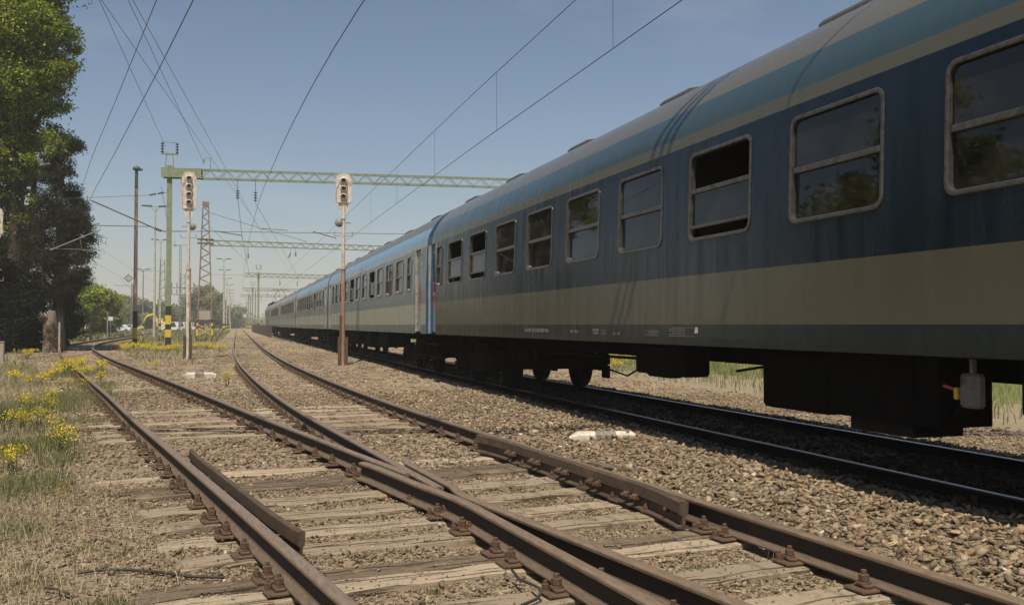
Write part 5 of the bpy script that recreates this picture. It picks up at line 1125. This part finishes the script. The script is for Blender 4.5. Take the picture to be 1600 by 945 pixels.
mb = MB(); mb.bbox(-1.32, -1.27, 4.985-cy1, 5.02-cy1, .88, .96, .01); mb.build('yellow_valve', [M['yellow']], C1)
mb = MB(); mb.tube([(-1.31, 5.02-cy1, .95), (-1.34, 5.08-cy1, .97)], .012, 6); mb.build('red_lever', [M['red']], C1)
mb = MB(); mb.tube([(-1.15, 12.6-cy1, 1.05), (-1.15, 11.2-cy1, .80), (-1.15, 10.6-cy1, .74), (-1.15, 9.9-cy1, .95)], .012, 5); mb.build('brake_pipe', [M['black_under']], C1); mb = MB(); mb.tube([(-1.1, 8.1-cy1, .92), (-1.1, 7.35-cy1, 1.02)], .014, 5); mb.build('brake_pipe', [M['black_under']], C1); mb = MB(); mb.tube([(-1.2, 13.2-cy1, .95), (-1.2, 9.9-cy1, .98)], .02, 5); mb.build('brake_pipe', [M['black_under']], C1)
for ya in (14.2, 14.55, 13.7): mb = MB(); mb.bbox(-1.3, -1.22, ya-cy1-.06, ya-cy1+.06, .78, .98, .01); mb.build('hanging_fitting', [M['black_under']], C1)
C2 = coach(21.1, 44.7, M['coach_new'], 'second coach, pale blue grey, with pale sheets added to brighten most upper panes', [25.0+1.75*i for i in range(10)], [23.55, 42.3], [22.35, 43.6], {3: 1, 6: 1},
   [(27.5, 29.5, .7, .6, 1.3, 'battery_box'), (31, 32.2, .62, .5, 1.3, 'equipment_box'), (34, 37, .75, .5, 1.3, 'equipment_box')], True, (24, 28, 32, 36, 40, 43))
C3 = coach(44.7, 68.3, M['coach_new'], 'third coach, pale grey with a blue end, beyond the signal post', [48.6+1.75*i for i in range(10)], [47.1, 65.9], [45.9, 67.2], {2: 1, 8: 1}, [(51, 54, .7, .6, 1.3, 'battery_box'), (57, 61, .7, .5, 1.3, 'equipment_box')], True, (48, 54, 60, 66))
C4 = coach(68.3, 91.9, M['coach_grey'], 'fourth coach, plain dull grey, far along the train', [72.2+1.75*i for i in range(10)], [70.7, 89.5], [69.5, 90.7], {0: 1, 3: 1, 5: 1}, [(75, 79, .7, .6, 1.3, 'battery_box')], False, (74, 82, 88), endmat='fence_rust')
C5 = coach(91.9, 115.5, M['coach_grey'], 'fifth and last visible coach behind the locomotive', [95.8+1.75*i for i in range(10)], [94.3, 113.1], [93.1, 114.3], {}, [(99, 104, .7, .6, 1.3, 'battery_box')], False, (98, 106), endmat='fence_rust')
# painted lettering on the near coach's skirt (vehicle number and data panels)
M['white_paint'] = simple('faded_white_lettering', (.30, .31, .29), (.16, .17, .17), .7, 0, 40, bmp=0)
def lettering(txt, ycen, z, size, parent, name='lettering', mat='white_paint'):
    cu = bpy.data.curves.new(name, 'FONT'); cu.body = txt; cu.size = size; cu.extrude = .0008; cu.align_x = 'CENTER'
    t = bpy.data.objects.new(name, cu); COL.objects.link(t); bpy.context.view_layer.update()
    me = bpy.data.meshes.new_from_object(t.evaluated_get(bpy.context.evaluated_depsgraph_get())); bpy.data.objects.remove(t)
    me.materials.clear(); me.materials.append(M[mat]); o = bpy.data.objects.new(name, me); COL.objects.link(o); o.parent = parent
    o.location = (-1.4125, ycen-cy1, z); o.rotation_euler = (pi/2, 0, -pi/2); return o
lettering('H-START 50 55 20-05 009-4 Bhv', 13.35, 1.272, .082, C1); lettering('48 t   24,5 m', 11.75, 1.272, .06, C1)
lettering('REV 12.09.08', 11.0, 1.305, .035, C1); lettering('TSI 06.03.11', 11.0, 1.265, .035, C1)
for yc in (10.0,): lettering('-200+  -120+', yc+.35, 1.262, .04, C1)
mb = MB()
for yc, w_, n in ((9.38, .34, 4), (8.78, .36, 6), (10.75, .14, 4)):
    for i in range(n): mb.box(-1.4135, -1.4115, yc-cy1-w_/2, yc-cy1+w_/2*(.6 if i % 3 == 2 else 1), 1.262+i*.018, 1.266+i*.018)
mb.box(-1.4135, -1.4115, 8.40-cy1, 8.58-cy1, 1.262, 1.265); mb.box(-1.4135, -1.4115, 8.40-cy1, 8.58-cy1, 1.352, 1.355); mb.build('data_panel', [M['white_paint']], C1)
mb = MB(); mb.add([(-1.413, 8.32-cy1, 1.30), (-1.413, 8.40-cy1, 1.295), (-1.413, 8.38-cy1, 1.36), (-1.413, 8.33-cy1, 1.36)], [(0, 1, 2, 3)]); mb.build('label_slip', [M['white_sig']], C1)
# locomotive
L_ = empty('locomotive', (float(cT(124)), 124, 0), -.0112, label='grey locomotive with yellow end stripe and raised pantograph at the head of the train', cat='locomotive')
mb = MB(); P = [(-1.45, 1.0), (-1.45, 3.3), (-1.2, 3.9), (1.2, 3.9), (1.45, 3.3), (1.45, 1.0)]; mb.prism(P, 'y', -8, 8); mb.build('body', M['loco'], L_)
mb = MB(); mb.prism([(-1.46, 1.05), (-1.46, 2.6), (1.46, 2.6), (1.46, 1.05)], 'y', 4.5, 8.05); mb.build('yellow_band', M['yellow'], L_)
mb = MB(); [mb.box(-1.47, -1.44, a, a+1.0, 2.4, 3.1) for a in (-6, -3.5, 2, 5.8)]; mb.build('side_windows', M['lens'], L_)
mb = MB(); mb.bbox(-1.1, 1.1, -7, 7, 3.9, 4.25, .1); mb.build('roof_equipment', M['black_under'], L_)
mb = MB()
for s in (-1, 1): mb.bar((s*.5, -5.5, 4.25), (s*.7, -4.2, 5.0), .05); mb.bar((s*.7, -4.2, 5.0), (s*.3, -5.5, 5.75), .04)
mb.bar((-.9, -5.5, 5.78), (.9, -5.5, 5.78), .06); mb.bar((-1.1, -5.5, 5.6), (-.9, -5.5, 5.78), .04); mb.bar((1.1, -5.5, 5.6), (.9, -5.5, 5.78), .04); mb.build('pantograph', M['black'], L_)
bogie(L_, -4.8); bogie(L_, 4.8)
# rusty sheet fence before the locomotive
a = gp(424, 528.5, 0); b = gp(394.5, 519, 0); d = (b-a); d.z = 0; n = 14
f = empty('sheet_fence', a, label='low dark rusty sheet fence between the middle track and the far train', cat='fence')
mb = MB()
for i in range(n):
    p0 = d*(i/n); p1 = d*((i+.5)/n)+Vector((-.12, 0, 0)); p2 = d*((i+1)/n)
    for u, v in ((p0, p1), (p1, p2)): mb.bar(u+Vector((0, 0, .66)), v+Vector((0, 0, .66)), .05, 1.3)
mb.build('sheet', M['fence_rust'], f)
mb = MB()
for i in range(0, n+1, 2): q = d*(i/n); mb.box(q.x-.05, q.x+.05, q.y-.05, q.y+.05, 0, 1.4)
mb.build('posts', M['rust'], f)
# ------------------------------------------------------------------ yard things in the distance
def digger(loc, rz):
    o = empty('excavator', loc, rz, label='yellow excavator with its arm folded down beside the striped mast', cat='excavator')
    mb = MB()
    for s in (-1, 1): mb.prism([(-1.8, .35), (-1.5, 0), (1.5, 0), (1.8, .35), (1.5, .8), (-1.5, .8)], 'y', s*1.1-.3, s*1.1+.3)
    mb.build('tracks', M['tyre'], o)
    mb = MB(); mb.bbox(-1.8, 1.2, -1.2, 1.2, .9, 2.0, .1); mb.build('body', M['excav'], o)
    mb = MB(); mb.bbox(.1, 1.4, -1.2, -.2, 1.2, 2.9, .08); c = mb.build('cab', M['excav'], o)
    mb = MB(); mb.box(.3, 1.42, -1.22, -1.21, 1.9, 2.7); mb.box(1.41, 1.42, -1.1, -.3, 1.7, 2.7); mb.build('cab_window', M['lens'], c)
    mb = MB(); mb.bar((1.0, .3, 1.8), (2.0, .3, 4.0), .4, .45); mb.bar((2.0, .3, 4.0), (3.6, .3, 3.4), .35, .4); mb.build('boom', M['excav'], o)
    mb = MB(); mb.bar((3.6, .3, 3.5), (5.0, .3, .9), .28, .35); mb.build('stick', M['excav'], o)
    mb = MB(); mb.prism([(4.6, .9), (5.3, .9), (5.4, .2), (4.6, .0), (4.2, .4)], 'y', -.2, .8); mb.build('bucket', M['excav'], o)
digger(base(254.5, 215), pi-.2)
def car(loc, rz, mat, label, van=False):
    o = empty('parked_car', loc, rz, label=label, cat='van' if van else 'car', group='vehicles parked beyond the yard'); h = 2.0 if van else 1.45
    P = [(-2.1, .35), (2.1, .35), (2.15, .8), (1.3, .95), (.7 if not van else 1.5, h), (-1.9 if van else -1.3, h), (-2.1, .95)]
    mb = MB(); mb.prism(P, 'y', -.85, .85); mb.build('body', mat, o)
    mb = MB(); [mb.prism([(-1.2, .98), (.95, .98), (.55, h-.12), (-1.1, h-.12)], 'y', s*.86-.01, s*.86+.01) for s in (-1, 1)]; mb.build('windows', M['lens'], o)
    for x_ in (-1.35, 1.35):
        for s in (-1, 1): mb = MB(); mb.lathe([(0, -.1), (.32, -.1), (.32, .1), (0, .1)], 14, 0, Matrix.Translation((x_, s*.78, .32)) @ Matrix.Rotation(pi/2, 4, 'X')); mb.build('wheel', M['tyre'], o)
for px, d, mat, lb, vn in ((188, 170, 'car_white', 'white car behind the small white sign', 0), (201, 175, 'car_white', 'white car left of the capped brown pole', 0), (270, 190, 'car_white', 'white van just right of the striped green mast', 1), (283, 200, 'car_white', 'white van behind the foot of the four-lamp signal', 1), (292, 210, 'car_white', 'white van right of the four-lamp signal post', 1), (231, 300, 'car_red', 'small pink-red car beside the excavator', 0)):
    car(base(px, d), -YAW+random.uniform(-.1, .1), M[mat], lb, vn)
# sign, posts, left post, cable, sticks
q = base(173, 105); o = empty('white_sign', q, -YAW, label='small white sign board on a post in front of the hazy trees', cat='sign')
mb = MB(); mb.tube([(0, 0, 0), (0, 0, 1.9)], .04, 6); mb.build('post', M['grey_steel'], o)
mb = MB(); mb.bbox(-.28, .28, -.05, -.02, 1.85, 2.3, .01); mb.build('board', M['car_white'], o)
q = base(168, 95); o = empty('grey_post', q, label='thin grey post left of the small white sign', cat='post'); mb = MB(); mb.bbox(-.06, .06, -.06, .06, 0, 2.5, .01); mb.bbox(-.075, .075, -.075, .075, 2.5, 2.56, .01); mb.build('post', M['grey_steel'], o)
for i, (px, m_, lb) in enumerate(((119, 'trunk', 'bare brown trunk nearest the conifer'), (127, 'rust_post', 'reddish post among the bare trunks'), (133, 'white_sig', 'pale banded post among the bare trunks'), (141, 'trunk', 'bare brown trunk farthest from the conifer'), (137, 'rust_post', 'dark reddish post beside the pale banded post'))):
    q = base(px, 84); mb = MB(); o = empty('fence_stake', q, label=lb, cat='post', group='posts below the rounded trees'); mb.tube([(0, 0, 0), (.05, 0, 1.5), (0, 0, 3.0)], [.13, .11, .08], 7); mb.tube([(0, 0, 2.2), (.5, 0, 3.3)], [.06, .02], 5); mb.build('stake', M[m_], o)
q = gp(2, 570, -.05); o = empty('concrete_post', q, label='short grey concrete post at the left picture edge', cat='post')
mb = MB(); mb.bbox(-.09, .09, -.09, .09, 0, .78, .02); mb.build('post', M['concrete'], o); mb = MB(); mb.bbox(-.1, .1, -.1, .1, .78, .84, .02); mb.build('cap', M['grey_steel'], o)
def lying(pts, r, name, mat, label, cat, z=.0):
    W_ = []
    for px, py in pts: q = gp(px, py, -.05); W_.append(Vector((q.x, q.y, float(gz(np.array([q.x]), np.array([q.y]))[0])+.022+z)))
    mb = MB(); mb.tube(W_, r, 7); return mb.build(name, M[mat], label=label, cat=cat)
lying(((118, 904), (150, 901), (200, 903), (250, 908), (300, 915), (350, 917)), .0085, 'loose_cable', 'cable', 'black cable lying on the gravel in the lower left', 'cable')
lying(((160, 838), (190, 835), (236, 839)), .004, 'dry_stick', 'stick', 'thin pale stick above the black cable', 'stick', .01)
lying(((140, 850), (170, 855), (196, 862)), .004, 'dry_stick', 'stick', 'bent pale twig left of the black cable', 'stick', .01)
lying(((70, 928), (90, 932), (108, 941)), .008, 'dry_stick', 'trunk', 'dark piece of wood at the lower left corner', 'stick', .01)
q = gp(955, 731, 0); o = empty('broken_plank', (q.x, q.y, .0), -.9, label='dark broken plank on the ballast beside the tall guard rail', cat='plank')
mb = MB(); mb.bbox(-.24, .2, -.05, .05, .0, .035, .008, 0, Matrix.Rotation(.08, 4, 'Y')); mb.build('plank', M['timber_dark'], o)
mb = MB(); mb.bbox(-.05, .26, -.11, -.055, .0, .03, .006, 0, Matrix.Rotation(-.1, 4, 'Z')); mb.build('splinter', M['timber_dark'], o)
# cable by the crossing fastenings
def tube3(pts, r, name, mat, label, cat): mb = MB(); mb.tube([gp(px, py, z_) for px, py, z_ in pts], r, 6); return mb.build(name, M[mat], label=label, cat=cat)
tube3(((800, 890, .06), (812, 905, .05), (830, 912, .05), (843, 918, .07), (845, 926, .05), (838, 935, .03), (815, 945, .02)), .008, 'bond_cable', 'cable', 'thin looped cable by the bolts of the wing rail', 'cable')
# house and trees outside the picture to the left, seen mirrored in the coach
h = empty('plaster_house', (-31, 50, 0), .5, label='pale plastered house with a brown tiled roof behind the left trees', cat='house')
mb = MB(); mb.prism([(-4.5, 0), (4.5, 0), (4.5, 3), (0, 6.2), (-4.5, 3)], 'y', -6, 6); mb.build('walls', M['plaster'], h)
mb = MB()
for s in (-1, 1): mb.prism([(0, 6.25), (s*5.1, 2.65), (s*5.1, 2.85), (0, 6.45)], 'y', -6.5, 6.5)
mb.build('roof', M['tiles'], h)
mb = MB(); [mb.box(a, a+1.2, -6.04, -6.01, 1.0, 2.3) for a in (-3.2, 1.8)]; mb.build('windows', M['lens'], h)
for i, (px_, py_, h_) in enumerate(((-14, 27, 11), (-16, 18, 13), (-14, 8, 10), (-21, 36, 12), (-15, -2, 12))):
    broad_tree((px_, py_, 0), h_, 4.6, 14000, .16, LG, ['garden tree outside the left picture edge near the house', 'round garden tree behind the camera side verge', 'leafy tree close behind the left verge', 'tall garden tree before the plaster house', 'dense garden tree beside the camera on the verge'][i], group='garden trees left of the view')

broad_tree((-4.45, 13.2, 0), 4.6, 1.45, 14000, .055, LG, 'slender young tree just outside the left picture edge, shading the flowers', clumps=6, low=.45)
for i, dy in enumerate((0, .16, .34, -2.3)):
    wire([(-9, 10.6+dy, 9.0+i*.05), (15, 2.2+dy, 9.0+i*.05)], .045 if i < 3 else .014, ('first', 'second', 'third', 'single thin')[i]+' cable slung high across the tracks above the nearest coach roof', group='cables slung across the tracks')
